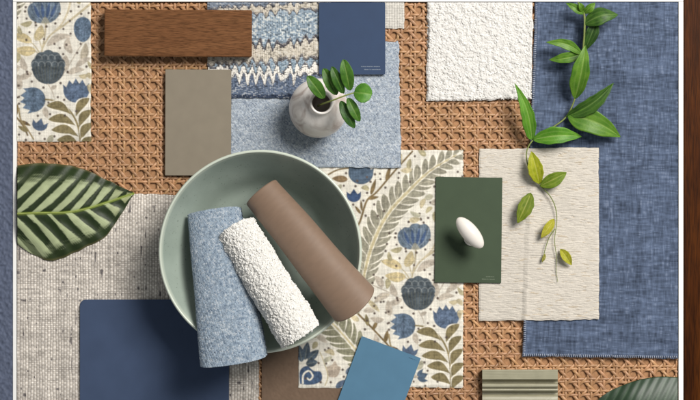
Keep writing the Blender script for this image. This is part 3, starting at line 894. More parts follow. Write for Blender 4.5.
def boucle(X, Y, U, Vv, res):
    ny, nx = X.shape
    h, idn = splat(ny, nx, res, int(ny * nx * res * res / 1.7), 1.4, 0.8, 1.3, None, 61)
    lump = 1.5 * n2(X, 30, 30, 63)
    C = lin((247, 245, 241)) * (0.94 + 0.08 * idn)[..., None]
    return h + lump, C
M_bou = vcol('white_boucle', 0.95, 0.05, 0.0, fuzz=(1200, 0.45), var=0.05, trans=0.3)
drape('boucle_sample', [(427.5, 2.3), (532, 2.3), (532, 100), (428, 101)], 2.4, 0.5, boucle, M_bou,
      'thick white looped boucle square lying beside the blue linen', 'fabric sample', fray=1.0, seed=40, flushed='t', edge_drop=1.6)
bs = bpy.data.objects['boucle_sample']
g_ = np.random.default_rng(64); px_ = 429 + 102 * g_.random(4600); py_ = 4 + 95.5 * g_.random(4600)
pile(bs, Pn(px_, py_, bil(HH, py_, px_) - 0.5), np.tile([0, 0, 1.0], (4600, 1)), 2600, 0.0009, 0.00036, 65)

# ------------------------------------------------------------------ rigid sample cards and blocks
def fit_plane(cx, cy, w, h, rot, lift=0.1):
    """plane resting on whatever lies below a w x h card: returns z(x,y) in mm"""
    n = 30
    u, v = np.meshgrid(np.linspace(-w / 2, w / 2, n), np.linspace(-h / 2, h / 2, n))
    c, s = math.cos(rot), math.sin(rot)
    X = cx + c * u - s * v; Y = cy + s * u + c * v
    m = (Y < 434)
    Z = bil(HH, Y, X)
    A = np.stack([X[m] - cx, Y[m] - cy, np.ones(m.sum())], -1)
    k = np.linalg.lstsq(A, Z[m], rcond=None)[0]
    res = (Z[m] - A @ k).max()
    k[2] += res + lift
    return lambda x, y: k[0] * (x - cx) + k[1] * (y - cy) + k[2]

def stamp(cx, cy, w, h, rot, zf, t):
    c, s = math.cos(rot), math.sin(rot)
    u = c * (XX - cx) + s * (YY - cy); v = -s * (XX - cx) + c * (YY - cy)
    m = (abs(u) <= w / 2) & (abs(v) <= h / 2)
    HH[m] = np.maximum(HH[m], (zf(XX, YY) + t)[m])

def card(name, cx, cy, w, h, rot, t, material, label, cat, radius=0.6, bev=0.25, lift=0.1, text=None, tmat=None):
    zf = fit_plane(cx, cy, w, h, rot, lift)
    c, s = math.cos(rot), math.sin(rot)
    ol = []
    for sx, sy, a0 in ((1, 1, 0), (-1, 1, 90), (-1, -1, 180), (1, -1, 270)):
        for a in np.radians(np.linspace(a0, a0 + 90, 8 if radius > 1 else 3)):
            ol.append((sx * (w / 2 - radius) + radius * math.cos(a), sy * (h / 2 - radius) + radius * math.sin(a)))
    bm = bmesh.new()
    def W(u, v, dz):
        x = cx + c * u - s * v; y = cy + s * u + c * v
        return P(x, y, zf(x, y) + dz)
    lo = [bm.verts.new(W(u, v, 0)) for u, v in ol]; hi = [bm.verts.new(W(u, v, t)) for u, v in ol]
    n = len(ol)
    ft = bm.faces.new(hi); bm.faces.new(lo[::-1])
    for i in range(n): bm.faces.new((lo[i], lo[(i + 1) % n], hi[(i + 1) % n], hi[i]))
    bmesh.ops.bevel(bm, geom=[e for e in ft.edges], offset=bev / 1000, segments=2, affect='EDGES')
    loc = P(cx, cy, zf(cx, cy))
    o = bm_obj(name, bm, material, loc=loc)
    tag(o, label, cat)
    if text:
        bmt = bmesh.new(); r = random.Random(5)
        for (u0, v0, u1, hgt) in text:
            u = u0
            while u < u1:
                wl = r.uniform(0.35, 0.8)
                q = [bmt.verts.new(W(a, b, t + 0.06)) for a, b in ((u, v0), (u, v0 - hgt * r.choice((1, 1, 1.35))), (u + wl, v0 - hgt), (u + wl, v0))]
                bmt.faces.new(q)
                u += wl + r.choice((0.25, 0.25, 0.3, 0.9))
        bm_obj('printed_text', bmt, tmat, o)
    stamp(cx, cy, w, h, rot, zf, t)
    return o

M_txt = plain('pale_ink', (128, 138, 150), 0.7, 0.2)
M_txt2 = plain('soft_green_ink', (112, 122, 104), 0.7, 0.2)
M_txt3 = plain('dark_blue_ink', (50, 80, 102), 0.7, 0.2)
M_navy = plain('navy_card_paint', (50, 67, 95), 0.55, 0.16, noise=60, var=0.05, bump=(1800, 0.1))
M_navy2 = plain('navy_leatherette', (63, 77, 103), 0.6, 0.16, noise=45, var=0.06, bump=(2600, 0.22))
M_green = plain('olive_green_paint', (67, 80, 62), 0.6, 0.16, noise=60, var=0.05, bump=(1500, 0.08))
M_teal = plain('dusty_blue_paint', (84, 122, 148), 0.6, 0.16, noise=60, var=0.04, bump=(1500, 0.08))
M_taupe = plain('taupe_laminate', (136, 127, 112), 0.5, 0.16, noise=70, var=0.04, bump=(1800, 0.1))

card('navy_card', 352.2, 38.4, 66.2, 72.0, 0, 1.6, M_navy, 'matte navy paint card with small print lying over zigzag and wool cloths beside the vase', 'paint card',
     radius=1.2, text=[(12, 31.5, 28, 0.7), (9, 28.6, 28, 0.7)], tmat=M_txt)
card('taupe_card', 198.2, 122.5, 66, 106, 0.003, 1.8, M_taupe, 'plain taupe grey card lying between the wood block and the bowl', 'sample card', radius=0.7)
card('navy_board', 154.5, 369, 149, 139, 0.0, 2.6, M_navy2, 'large dark navy board with rounded corners lying on the tweed', 'sample board', radius=6, bev=0.9)
card('green_card', 468.5, 230, 66.5, 105.5, 0.012, 1.5, M_green, 'dark olive green paint card lying under the white knob', 'paint card',
     radius=0.5, text=[(14, 49.3, 27, .7), (18, 46.8, 27, 0.6)], tmat=M_txt2)
card('blue_card', 374.5, 392.0, 63, 96, 0.358, 1.5, M_teal, 'dusty blue paint card set at a slant over the floral cloth', 'paint card',
     radius=0.5, text=[(20, -44, 28, .6)], tmat=M_txt3)

# wood block
M_wood = wood('oiled_oak', (108, 72, 46), (117, 79, 51), (126, 87, 57), 'X', 1.5, 0.5)
zf = fit_plane(178.2, 33, 147, 47, 0.006)
zb = zf(178, 33)
zc = zb + 13
bm = bmesh.new()
def W_block(u, v, z):
    x, y, zz = P(178.2, 33.2, z)
    k = (CAM_H + REF - zc) / CAM_H
    c, s = math.cos(-0.006), math.sin(-0.006)
    return (x + (c * u - s * v) * k / 1000, y + (s * u + c * v) * k / 1000, z / 1000)
vv = [bm.verts.new(W_block(u, v, z)) for z in (zb, zb + 13) for u, v in ((-73.8, -23.4), (73.8, -23.4), (73.8, 23.4), (-73.8, 23.4))]
for f in ((3, 2, 1, 0), (4, 5, 6, 7), (0, 1, 5, 4), (1, 2, 6, 5), (2, 3, 7, 6), (3, 0, 4, 7)): bm.faces.new([vv[i] for i in f])
bmesh.ops.bevel(bm, geom=bm.edges[:], offset=0.0007, segments=3, affect='EDGES')
tag(bm_obj('wood_block', bm, M_wood, loc=P(178.2, 33.2, zb)), 'brown oak block with straight grain lying across the cane and zigzag cloth', 'wood block')

# painted moulding: profile runs down the picture, extruded sideways
M_mould = plain('sage_gloss_paint', (154, 150, 127), 0.3, 0.5, noise=90, var=0.07)
nt = M_mould.node_tree; b_ = nt.nodes['Principled BSDF']
nz = N(nt, 'ShaderNodeTexNoise'); nz.inputs['Scale'].default_value = 1; nz.inputs['Detail'].default_value = 3
nt.links.new(coords(nt, (40, 900, 900)), nz.inputs['Vector']); add_bump(nt, b_, nz.outputs['Fac'], 0.5, 0.0005)
def moulding():
    prof = [(0, 0), (0, 12.2), (0.6, 13)]
    prof += [(9.5, 13.0), (9.9, 12.7), (10.3, 9.5), (10.9, 6.8), (12.0, 5.4), (12.9, 5.2), (13.5, 6.0), (13.9, 9.4)]
    for a in np.linspace(180, 0, 9): prof.append((16.1 + 2.1 * math.cos(math.radians(a)), 11.2 + 2.0 * math.sin(math.radians(a))))
    prof += [(18.35, 8.8), (18.8, 8.8)]
    for a in np.linspace(180, 0, 7): prof.append((20.3 + 1.4 * math.cos(math.radians(a)), 10.4 + 1.3 * math.sin(math.radians(a))))
    prof += [(21.8, 8.4), (22.2, 5.4), (23.4, 4.2), (24.6, 4.4), (25.6, 6.2), (27, 8.2), (30, 9.3), (36, 9.5), (46, 9.5), (52, 8.0), (54, 5.0), (54, 0)]
    zb = float(np.median(HH[372:430, 485:556])) + 0.1
    bm = bmesh.new()
    xs = np.linspace(482.2, 557.8, 12)
    rows = []
    for x in xs:
        rows.append([bm.verts.new(P(x, 369.5 + y, zb + z)) for y, z in prof])
    for i in range(len(xs) - 1):
        for j in range(len(prof)):
            k = (j + 1) % len(prof)
            bm.faces.new((rows[i][j], rows[i][k], rows[i + 1][k], rows[i + 1][j]))
    bm.faces.new(rows[0]); bm.faces.new(rows[-1][::-1])
    o = bm_obj('moulding', bm, M_mould, loc=P(520, 396, zb))
    tag(o, 'sage painted ribbed wood moulding offcut lying on the cane', 'moulding')
    es = o.modifiers.new('bevel', 'BEVEL'); es.width = 0.0003; es.segments = 2; es.limit_method = 'ANGLE'
moulding()

# ------------------------------------------------------------------ bowl
BZ = float(np.percentile(HH[215:290, 222:298], 99)) + 0.2
BOWL_H = 66.0
RIMZ = BZ + BOWL_H
kb = (CAM_H + REF - RIMZ) / CAM_H
BCX, BCY = (260.2 - 350) * kb, (200 - 251.5) * kb
R = 101.5 * kb
outer = [(0, 3), (36, 3), (38, 0), (42, 0), (44, 4), (54, 7), (66, 17), (78, 34), (88, 49), (R - 0.6, 62.5), (R, 65), (R - 0.6, BOWL_H)]
inner = [(R - 2.2, BOWL_H - 0.1), (R - 3.4, 63), (85, 48), (74.5, 33), (63, 17), (50, 9.6), (34, 8.5), (15, 7.4), (0.01, 7.2)]
prof = np.concatenate([smooth_profile(outer, 6), smooth_profile(inner, 8)])
prof[:, 1] += BZ
M_bowl, nt, b = new_mat('sage_glaze')
b.inputs['Roughness'].default_value = 0.24; b.inputs['Specular IOR Level'].default_value = 0.5
n1 = N(nt, 'ShaderNodeTexNoise'); n1.inputs['Scale'].default_value = 26; n1.inputs['Detail'].default_value = 5
nt.links.new(coords(nt), n1.inputs['Vector'])
rp = N(nt, 'ShaderNodeValToRGB'); rp.color_ramp.elements[0].color = (*lin((140, 153, 143)), 1); rp.color_ramp.elements[1].color = (*lin((160, 172, 162)), 1)
rp.color_ramp.elements[0].position = 0.3; rp.color_ramp.elements[1].position = 0.7
nt.links.new(n1.outputs['Fac'], rp.inputs['Fac'])
n3 = N(nt, 'ShaderNodeTexNoise'); n3.inputs['Scale'].default_value = 500; n3.inputs['Detail'].default_value = 1
nt.links.new(coords(nt), n3.inputs['Vector'])
mr = N(nt, 'ShaderNodeMapRange'); mr.inputs['From Min'].default_value = 0.70; mr.inputs['From Max'].default_value = 0.76; mr.inputs['To Min'].default_value = 1; mr.inputs['To Max'].default_value = 0.6
nt.links.new(n3.outputs['Fac'], mr.inputs['Value'])
sv = N(nt, 'ShaderNodeVectorMath', operation='SCALE'); nt.links.new(rp.outputs['Color'], sv.inputs[0]); nt.links.new(mr.outputs['Result'], sv.inputs['Scale'])
tcz = N(nt, 'ShaderNodeTexCoord'); spz = N(nt, 'ShaderNodeSeparateXYZ'); nt.links.new(tcz.outputs['Object'], spz.inputs['Vector'])
mz = N(nt, 'ShaderNodeMapRange'); mz.inputs['From Min'].default_value = 0.0615; mz.inputs['From Max'].default_value = 0.0650
nt.links.new(spz.outputs['Z'], mz.inputs['Value'])
mxz = N(nt, 'ShaderNodeMix', data_type='RGBA')
nt.links.new(mz.outputs['Result'], mxz.inputs[0]); nt.links.new(sv.outputs['Vector'], mxz.inputs[6]); mxz.inputs[7].default_value = (*lin((196, 204, 190)), 1)
nt.links.new(mxz.outputs[2], b.inputs['Base Color'])
add_bump(nt, b, n1.outputs['Fac'], 0.1, 0.001)
V, Q = lathe(prof, BCX, BCY, n=160)
tag(mesh_np('bowl', V, Q, M_bowl, loc=(BCX / 1000, BCY / 1000, BZ / 1000)), 'wide sage green ceramic bowl holding three rolled cloths', 'bowl')

# ------------------------------------------------------------------ rolls in the bowl
def roll(name, p_top, p_bot, sect, nl, relief, material, label, cat, colr, sag=0.0, taper=0.0, shear=0.0):
    """sect: (n,2) cross-section curve in mm (side, up) swept from p_top to p_bot (world metres)"""
    a = np.array(p_top); b = np.array(p_bot); d = b - a; L = np.linalg.norm(d); d /= L
    side = np.cross(d, (0, 0, 1)); side /= np.linalg.norm(side); up = np.cross(side, d)
    t = np.linspace(0, 1, nl)
    sect = np.asarray(sect); n = len(sect)
    tg = np.gradient(sect, axis=0); nr = np.stack([tg[:, 1], -tg[:, 0]], -1); nr /= np.linalg.norm(nr, axis=1)[:, None] + 1e-9
    arc = np.concatenate([[0], np.cumsum(np.linalg.norm(np.diff(sect, axis=0), axis=1))])
    rel, C = relief(t * L * 1000, arc)          # (nl, n) outward mm
    sx = sect[None, :, 0] + nr[None, :, 0] * rel; sz = sect[None, :, 1] + nr[None, :, 1] * rel
    sg = (sag * np.sin(np.pi * t))[:, None]
    tp = (1 + taper * (t - 0.6))[:, None]
    sx = sx * tp; sz = sz * tp
    lng = (t * L)[:, None] + shear * (sz / 1000) * sm(0.3, 1.0, t)[:, None]
    V = a + d * lng[..., None] + (side * (sx / 1000)[..., None]) + (up * ((sz - sg) / 1000)[..., None])
    mid = (a + b) / 2
    return V, C, tuple(mid - np.array([0, 0, 0.02]))

def spiral(r0, turns, th, ry=1.0, n=220, start=0.0, tail=0.0):
    """a rolled sheet seen end-on: from the outer edge inwards, with thickness (closed strip)"""
    a = np.linspace(0, turns * 2 * np.pi, n)
    r = r0 - th * 1.12 * a / (2 * np.pi)
    x = r * np.cos(a + start); y = r * np.sin(a + start)
    o = np.stack([x, y], -1)
    ri = r - th
    i = np.stack([ri * np.cos(a + start), ri * np.sin(a + start)], -1)[::-1]
    s = np.concatenate([o, i, o[:1]])
    s[:, 1] *= ry
    return s

def rolled(name, p_top, p_bot, sect, nl, relief, material, label, cat, slant=None, taper=0.0, shear=0.0):
    V, C, loc = roll(name, p_top, p_bot, sect, nl, relief, material, label, cat, None, 0.0, taper, shear)
    n = V.shape[1]
    if slant is not None: V = V + slant(V)
    q = grid_quads(nl, n)
    # end rims of the sheet: join outer to inner face at both ends
    m = (n - 1) // 2
    i = np.arange(m - 1)
    e0 = np.stack([i, i + 1, n - 3 - i, n - 2 - i], -1)
    e1 = e0[:, ::-1] + (nl - 1) * n
    o = mesh_np(name, V.reshape(-1, 3), np.concatenate([q, e0, e1]), material, loc=loc, colors=C.reshape(-1, 3))
    m2 = (n - 1) // 2
    nn_ = np.cross(np.gradient(V, axis=0), np.gradient(V, axis=1)); nn_ /= np.linalg.norm(nn_, axis=2)[..., None] + 1e-12
    turn = int(m2 / 1.6)
    cen = V[:, :turn].mean(1, keepdims=True)
    nn_ *= np.sign(((V - cen) * nn_).sum(-1))[..., None]
    return tag(o, label, cat), V[:, :turn].reshape(-1, 3), nn_[:, :turn].reshape(-1, 3)

# taupe suede roll
def sued(L, arc):
    nl, n = len(L), len(arc); r = np.random.default_rng(71)
    h = 0.08 * vnoise(nl, n, 100, 120, r) + 1.5 * vnoise(nl, n, 2, 7, r)
    return h, lin((128, 106, 89)) * (0.95 + 0.10 * vnoise(nl, n, 90, 160, r))[..., None]
M_sroll = vcol('taupe_suede', 0.46, 0.4, 0.1, fuzz=(2200, 0.10))
rolled('suede_roll', P(262, 192, BZ + 46), P(354, 303, RIMZ + 13), spiral(22.0, 3.6, 1.6, 0.66, 380, start=-1.9), 120, sued, M_sroll,
       'smooth taupe suede roll leaning against the right rim of the bowl', 'rolled sample', taper=0.24, shear=0.75)

# pale blue wool fold
def wroll(L, arc):
    nl, n = len(L), len(arc)
    res = L[1] - L[0]
    A = np.repeat(arc[None], nl, 0) + 0.35 * L[:, None]; B = np.repeat(L[:, None], n, 1)
    h, C = plain_weave(A, B, (nl, n), (res * arc[-1] / (n - 1)) ** .5, 1.6, 1.4, (148, 162, 175), (134, 148, 163), (94, 110, 130), (188, 194, 200), 0.7, 72)
    return h + 0.9 * vnoise(nl, n, 3, 5, np.random.default_rng(73)), C
sq = spiral(30.0, 1.75, 3.0, 0.40, 900, start=-2.9)
rolled('wool_roll', P(214, 211, BZ + 46), P(234, 361, RIMZ + 13), sq, 400, wroll, M_wool,
       'flattened pale blue wool roll hanging over the lower left rim of the bowl', 'rolled sample', taper=0.20, shear=0.4)

# white boucle roll
def broll(L, arc):
    nl, n = len(L), len(arc); res = L[1] - L[0]
    W_ = int(arc[-1] / res) + 1
    h, idn = splat(nl, W_, res, int(nl * W_ * res * res / 1.8), 1.4, 0.8, 1.8, None, 74)
    yi = np.arange(nl)[:, None]; xi = np.clip((arc / res).astype(int), 0, W_ - 1)[None, :]
    h = h[yi, xi]; idn = idn[yi, xi]
    return h + 1.8 * vnoise(nl, n, 16, 22, np.random.default_rng(75)), lin((247, 245, 240)) * (0.94 + 0.08 * idn)[..., None]
ro, rp_, rn_ = rolled('boucle_roll', P(237, 229, BZ + 54), P(302, 335, RIMZ + 21), spiral(22.0, 1.6, 5.0, 0.95, 420, start=-2.2), 230, broll, M_bou,
       'fluffy white boucle roll lying between the two other rolls in the bowl', 'rolled sample', taper=0.06, shear=0.3)

pile(ro, rp_ - rn_ * 0.0004, rn_, 7000, 0.0010, 0.00034, 66)

# ------------------------------------------------------------------ vase with sprig
M_vase, nt, b = new_mat('marbled_porcelain')
b.inputs['Roughness'].default_value = 0.4; b.inputs['Specular IOR Level'].default_value = 0.4
n1 = N(nt, 'ShaderNodeTexNoise'); n1.inputs['Scale'].default_value = 34; n1.inputs['Detail'].default_value = 7; n1.inputs['Distortion'].default_value = 1.6
nt.links.new(coords(nt), n1.inputs['Vector'])
rp = N(nt, 'ShaderNodeValToRGB'); cr = rp.color_ramp
cr.elements[0].position = 0.33; cr.elements[0].color = (*lin((186, 172, 164)), 1); cr.elements[1].position = 0.52; cr.elements[1].color = (*lin((238, 232, 226)), 1)
nt.links.new(n1.outputs['Fac'], rp.inputs['Fac']); nt.links.new(rp.outputs['Color'], b.inputs['Base Color'])
add_bump(nt, b, n1.outputs['Fac'], 0.1, 0.0006)
VZ = float(np.percentile(HH[95:125, 302:332], 99)) + 0.15
kv = (CAM_H + REF - VZ - 28) / CAM_H
VX, VY = (316.8 - 350) * kv, (200 - 109.5) * kv
vp = [(0.01, 2), (12, 2), (13.5, 0), (16, 0.4), (22, 6), (27, 15), (28.8, 26), (27.2, 37), (22, 47), (15.5, 53.5), (12.3, 57), (11.4, 60), (11.6, 62.2), (10.9, 63)]
vi = [(9.6, 62.6), (8.9, 60), (9.2, 56), (13, 51), (19, 44), (24, 34), (25.5, 26), (23, 15), (15, 6), (0.01, 5)]
vprof = np.concatenate([smooth_profile(vp, 6), smooth_profile(vi, 5)])
vprof[:, 1] += VZ
def lean(z):
    t = max(0.0, (z - VZ) / 63)
    return (5.6 * t ** 1.5, 5.0 * t ** 1.5)
V, Q = lathe(vprof, VX, VY, lean, 96)
tag(mesh_np('bud_vase', V, Q, M_vase, loc=(VX / 1000, VY / 1000, VZ / 1000)), 'small round white marbled bud vase standing on the pale blue wool', 'vase')

# ------------------------------------------------------------------ leaves
def leaf(name, base, tip, w, parent, material, colr, zb, zt, arch=3.0, fold=0.25, bend=0.0, curl=0.0, twist=0.0, pw=0.9, tipsharp=1.0, nl=34, nw=17, thick=0.35, label=None, profile=None):
    """base/tip photo points at heights zb/zt; w full width (mm)"""
    a = np.array(P(*base, zb)) * 1000; b = np.array(P(*tip, zt)) * 1000
    d = b - a; L = np.linalg.norm(d[:2]); dh = d[:2] / L; nn = np.array([-dh[1], dh[0]])
    t = np.linspace(0, 1, nl)[:, None]; s = np.linspace(-1, 1, nw)[None, :]
    pr = (np.sin(np.pi * np.clip(t, 0, 1) ** pw) ** tipsharp) if profile is None else profile(t)
    hw = w / 2 * pr + 0.05
    ax = a[:2] + dh * L * t + nn * bend * np.sin(np.pi * t)
    rip = 0.5 * np.sin(t * 9 + 1.3 * s + 2 * bend) * (np.abs(s) ** 2)
    lr = random.Random(int(abs(tip[0] * 13 + tip[1] * 7)))
    wav = 0.045 if L > 32 else 0.012
    asy = lr.uniform(-.16, .16); w1, w2 = lr.uniform(2, 5), lr.uniform(0, 6)
    hs = hw * s * (1 + asy * s * np.sign(s) * np.sign(s)) * (1 + wav * np.sin(t * 6.28 * w1 + w2 + 2.2 * s) * np.abs(s))
    x = ax[:, 0:1] + nn[0] * hs; y = ax[:, 1:2] + nn[1] * hs
    z = a[2] + (d[2]) * t + arch * np.sin(np.pi * t) + fold * hw * np.abs(s) ** 1.3 - curl * (t ** 2) * 6 + twist * hw * s + rip * 0.6
    z = z - 0.25 * np.exp(-(s / 0.09) ** 2)
    V = np.stack([x, y, z], -1) / 1000
    C = colr(t + 0 * s, s + 0 * t)
    o = mesh_np(name, V.reshape(-1, 3), grid_quads(nl, nw)[:, ::-1], material, parent, loc=None, colors=C.reshape(-1, 3))
    so = o.modifiers.new('solidify', 'SOLIDIFY'); so.thickness = thick / 1000; so.offset = -1
    if label: o['label'] = label
    return o

def green(c0, c1, vein, seed, side=3.0, edge=None):
    r = np.random.default_rng(seed)
    def f(t, s):
        n = vnoise(t.shape[0], t.shape[1], 8, 5, r)
        n = np.clip(n + 0.25 * (vnoise(t.shape[0], t.shape[1], 18, 9, r) - .5) + 0.25 * (t - .5), 0, 1)
        C = lin(c0) * (1 - n[..., None]) + lin(c1) * n[..., None]
        # long veins running base to tip, as in the photographed vine
        vv_ = np.exp(-((np.abs(s) * side) % 1.0 - 0.5) ** 2 / 0.012) * 0.22
        mid = np.exp(-(s / 0.06) ** 2) * 0.7
        m = np.clip(vv_ + mid, 0, 1)[..., None]
        C = C * (1 - m) + lin(vein) * m
        if edge is not None:
            e = sm(0.86, 1.0, np.abs(s))[..., None] * 0.7
            C = C * (1 - e) + lin(edge) * e
        return C
    return f

M_leaf = vcol('glossy_leaf', 0.46, 0.4, fuzz=(500, 0.3), trans=0.3, var=0.12)
M_leaf2 = vcol('young_leaf', 0.55, 0.3, fuzz=(500, 0.3), trans=0.35, var=0.12)
M_stem = plain('green_stem', (146, 158, 84), 0.55, 0.3, noise=200, var=0.15)
M_stem2 = plain('vine_stem', (120, 132, 72), 0.55, 0.3, noise=200, var=0.18)

SPZ = VZ + 63
sprig = thing('sprig', 'green leafy cutting with oval leaves standing in the white vase', 'plant sprig', P(323, 103, SPZ - 30))
def stem_mesh(name, pts, r0, r1, mat, parent):
    p = smooth_profile(pts, 8)
    W_ = np.array([P(x, y, z) for x, y, z in p])
    v, q = tube(W_, np.linspace(r0, r1, len(W_)) / 1000, 8)
    return mesh_np(name, v, q, mat, parent)
stem_mesh('stem', [(318, 106, SPZ - 32), (322, 104, SPZ - 4), (331, 101, SPZ + 12), (344, 96, SPZ + 20), (355, 92.5, SPZ + 24)], 1.0, 0.6, M_stem, sprig)
gz = dict(parent=sprig, material=M_leaf, fold=0.16, pw=0.95, tipsharp=0.54)
G1 = ((58, 102, 30), (88, 136, 46), (146, 172, 92))
leaf('leaf', (324, 98.5), (307.5, 76), 12.5, zb=SPZ + 12, zt=SPZ + 20, colr=green(*G1, 1, 0), **gz)
leaf('leaf', (336.5, 95), (323.5, 68.5), 12, zb=SPZ + 15, zt=SPZ + 20, colr=green(*G1, 2, 0), **gz)
leaf('leaf', (343.5, 93.5), (332, 66.5), 10, zb=SPZ + 19, zt=SPZ + 26, colr=green((44, 86, 24), (70, 116, 36), (130, 160, 80), 3, 0), **gz)
leaf('leaf', (350, 90.5), (343.5, 59.5), 12.5, zb=SPZ + 21, zt=SPZ + 30, colr=green(*G1, 4, 0), **gz)
leaf('leaf', (354, 92.5), (372, 94.5), 18.5, zb=SPZ + 24, zt=SPZ + 26, colr=green((78, 138, 44), (104, 160, 58), (150, 186, 96), 5, 0), parent=sprig, material=M_leaf, fold=0.1, pw=1.0, tipsharp=0.5)
leaf('leaf', (341, 101), (354.5, 128), 10.5, zb=SPZ + 15, zt=SPZ + 14, colr=green((40, 84, 24), (66, 112, 36), (120, 150, 76), 6, 0), **gz)
leaf('leaf', (348, 98), (359.5, 121.5), 10, zb=SPZ + 19, zt=SPZ + 18, colr=green(*G1, 7, 0), **gz)

# ------------------------------------------------------------------ white knob on the green card
M_knob = plain('white_ceramic', (232, 226, 218), 0.18, 0.5, noise=60, var=0.015, coat=0.3)
KZ = float(HH[236, 470]) + 0.05
knob = thing('cabinet_knob', 'white oval ceramic cabinet knob standing on the green card', 'knob', P(472, 238, KZ))
kx, ky, _ = P(472, 238, KZ); kx *= 1000; ky *= 1000
hx, hy, _ = P(470, 232.8, KZ + 26); hx *= 1000; hy *= 1000
n = 48
def ax_(z): 
    t = (z - KZ) / 26
    return ((hx - kx) * t, (hy - ky) * t)
kp = smooth_profile([(0.01, 0), (7.5, 0), (8, 1.2), (6.5, 2.6), (4.2, 5), (3.8, 10), (4.4, 15), (5.4, 19), (6.5, 22)], 5); kp[:, 1] += KZ
V, Q = lathe(kp, kx, ky, ax_, n)
mesh_np('stem', V, Q, M_knob, knob)
th = np.linspace(0, np.pi, 28)[:, None]; ph = np.linspace(0, 2 * np.pi, 56, endpoint=False)[None, :]
ex = 19.0 * np.sin(th) * np.cos(ph); ey = 8.5 * np.sin(th) * np.sin(ph); ez = 8.2 * np.cos(th)
ex = ex * (1 + 0.0 * ez)
ang = math.radians(-50)
Xk = hx + ex * math.cos(ang) - ey * math.sin(ang); Yk = hy + ex * math.sin(ang) + ey * math.cos(ang); Zk = KZ + 25 + ez + 0 * ex
mesh_np('knob_head', np.stack([Xk, Yk, Zk], -1).reshape(-1, 3) / 1000, grid_quads(28, 56, wrap_x=True), M_knob, knob)

# ------------------------------------------------------------------ vine
vine = thing('vine', 'trailing green vine cutting lying over the blue linen and cream cloth', 'vine', P(560, 140, 12))
zl = float(HH[60, 600]); zs = float(np.median(HH[180:300, 520:590]))
stem_mesh('stem', [(578, 2.5, zl + 14), (584, 14, zl + 13), (584.5, 30, zl + 14), (583, 50, zl + 12), (580, 72, zl + 9), (575, 98, zl + 8), (566, 117, zl + 7), (550, 129, zl + 8),
                   (534, 139, zl + 7), (526.5, 153, zs + 6), (530, 172, zs + 4), (539, 184, zs + 4), (550, 196, zs + 4), (555.5, 208, zs + 4), (556.8, 222, zs + 3), (554.6, 240, zs + 4), (556.6, 258, zs + 3), (556.2, 270, zs + 2), (557.8, 282, zs + 2)], 1.1, 0.22, M_stem2, vine)
stem_mesh('tendril', [(555, 229, zs + 3), (549, 238, zs + 4), (545, 250, zs + 4), (543, 259, zs + 3)], 0.5, 0.35, M_stem2, vine)
GA = ((74, 124, 30), (116, 160, 50), (156, 186, 96)); GD = ((44, 80, 24), (76, 118, 38), (120, 150, 76)); GY = ((152, 164, 22), (190, 192, 50), (214, 212, 110))
vz = dict(parent=vine, material=M_leaf, tipsharp=0.85, pw=0.78)
leaf('leaf', (584, 14), (566, 3), 8, zb=zl + 13, zt=zl + 16, colr=green(*GA, 11), **vz)
leaf('leaf', (583, 12), (579, 2.6), 6, zb=zl + 13, zt=zl + 20, colr=green(*GA, 12), **vz)
leaf('leaf', (584, 13), (595, 3), 8, zb=zl + 13, zt=zl + 17, colr=green(*GA, 13), **vz)
leaf('leaf', (584.5, 24), (618, 15), 17, zb=zl + 14, zt=zl + 16, arch=6, fold=-0.25, bend=3, twist=-0.3, colr=green(*GD, 14), **vz)
leaf('leaf', (596, 22), (584.5, 51), 13, zb=zl + 13, zt=zl + 6, colr=green((30, 62, 18), (60, 100, 34), (110, 140, 72), 15), **vz)
leaf('leaf', (582, 54), (546, 42.5), 10, zb=zl + 12, zt=zl + 16, bend=-4, colr=green(*GA, 16), **vz)
leaf('leaf', (582, 54), (549, 60), 11, zb=zl + 12, zt=zl + 10, bend=1.5, colr=green(*GA, 17), **vz)
leaf('leaf', (575, 99), (585.5, 45.5), 18, zb=zl + 8, zt=zl + 26, arch=8, fold=0.2, colr=green(*GA, 18), **vz)
leaf('leaf', (566, 117), (613.5, 83), 15, zb=zl + 8, zt=zl + 17, arch=5, bend=-4, fold=0.42, colr=green(*GD, 19), **vz)
leaf('leaf', (568, 115), (620.5, 137), 23.5, zb=zl + 9, zt=zl + 6, arch=8, fold=0.18, bend=3, colr=green(*GA, 20), parent=vine, material=M_leaf, tipsharp=0.85, pw=0.72)
leaf('leaf', (533, 139.5), (581.5, 136.5), 17, zb=zl + 8, zt=zl + 9, arch=7, bend=2, colr=green((76, 136, 30), (112, 168, 48), (170, 200, 110), 21), **vz)
leaf('leaf', (532, 140), (515, 83.5), 13.5, zb=zl + 8, zt=zl + 18, arch=6, bend=-3, colr=green((82, 140, 34), (116, 172, 52), (170, 200, 110), 22), parent=vine, material=M_leaf2, tipsharp=0.9, pw=0.62)
vy = dict(parent=vine, material=M_leaf2, tipsharp=0.8, pw=0.85)
leaf('leaf', (539.5, 184), (531.5, 151.5), 15, zb=zs + 4, zt=zs + 10, colr=green(*GY, 23), **vy)
leaf('leaf', (540, 186), (566.5, 172.5), 14, zb=zs + 4, zt=zs + 9, colr=green((104, 134, 28), (140, 164, 56), (190, 194, 104), 24), **vy)
leaf('leaf', (531, 193), (517.5, 223), 15, zb=zs + 4, zt=zs + 8, colr=green((100, 124, 24), (140, 156, 48), (190, 190, 100), 25), **vy)
leaf('leaf', (554, 219), (541, 238), 9, zb=zs + 3, zt=zs + 7, arch=3, fold=0.5, colr=green((176, 174, 36), (206, 200, 80), (208, 202, 130), 26), **vy)
leaf('leaf', (560.5, 249), (571.5, 265), 9, zb=zs + 3, zt=zs + 5, arch=3, fold=0.5, colr=green((168, 172, 34), (204, 198, 70), (208, 202, 130), 27), **vy)
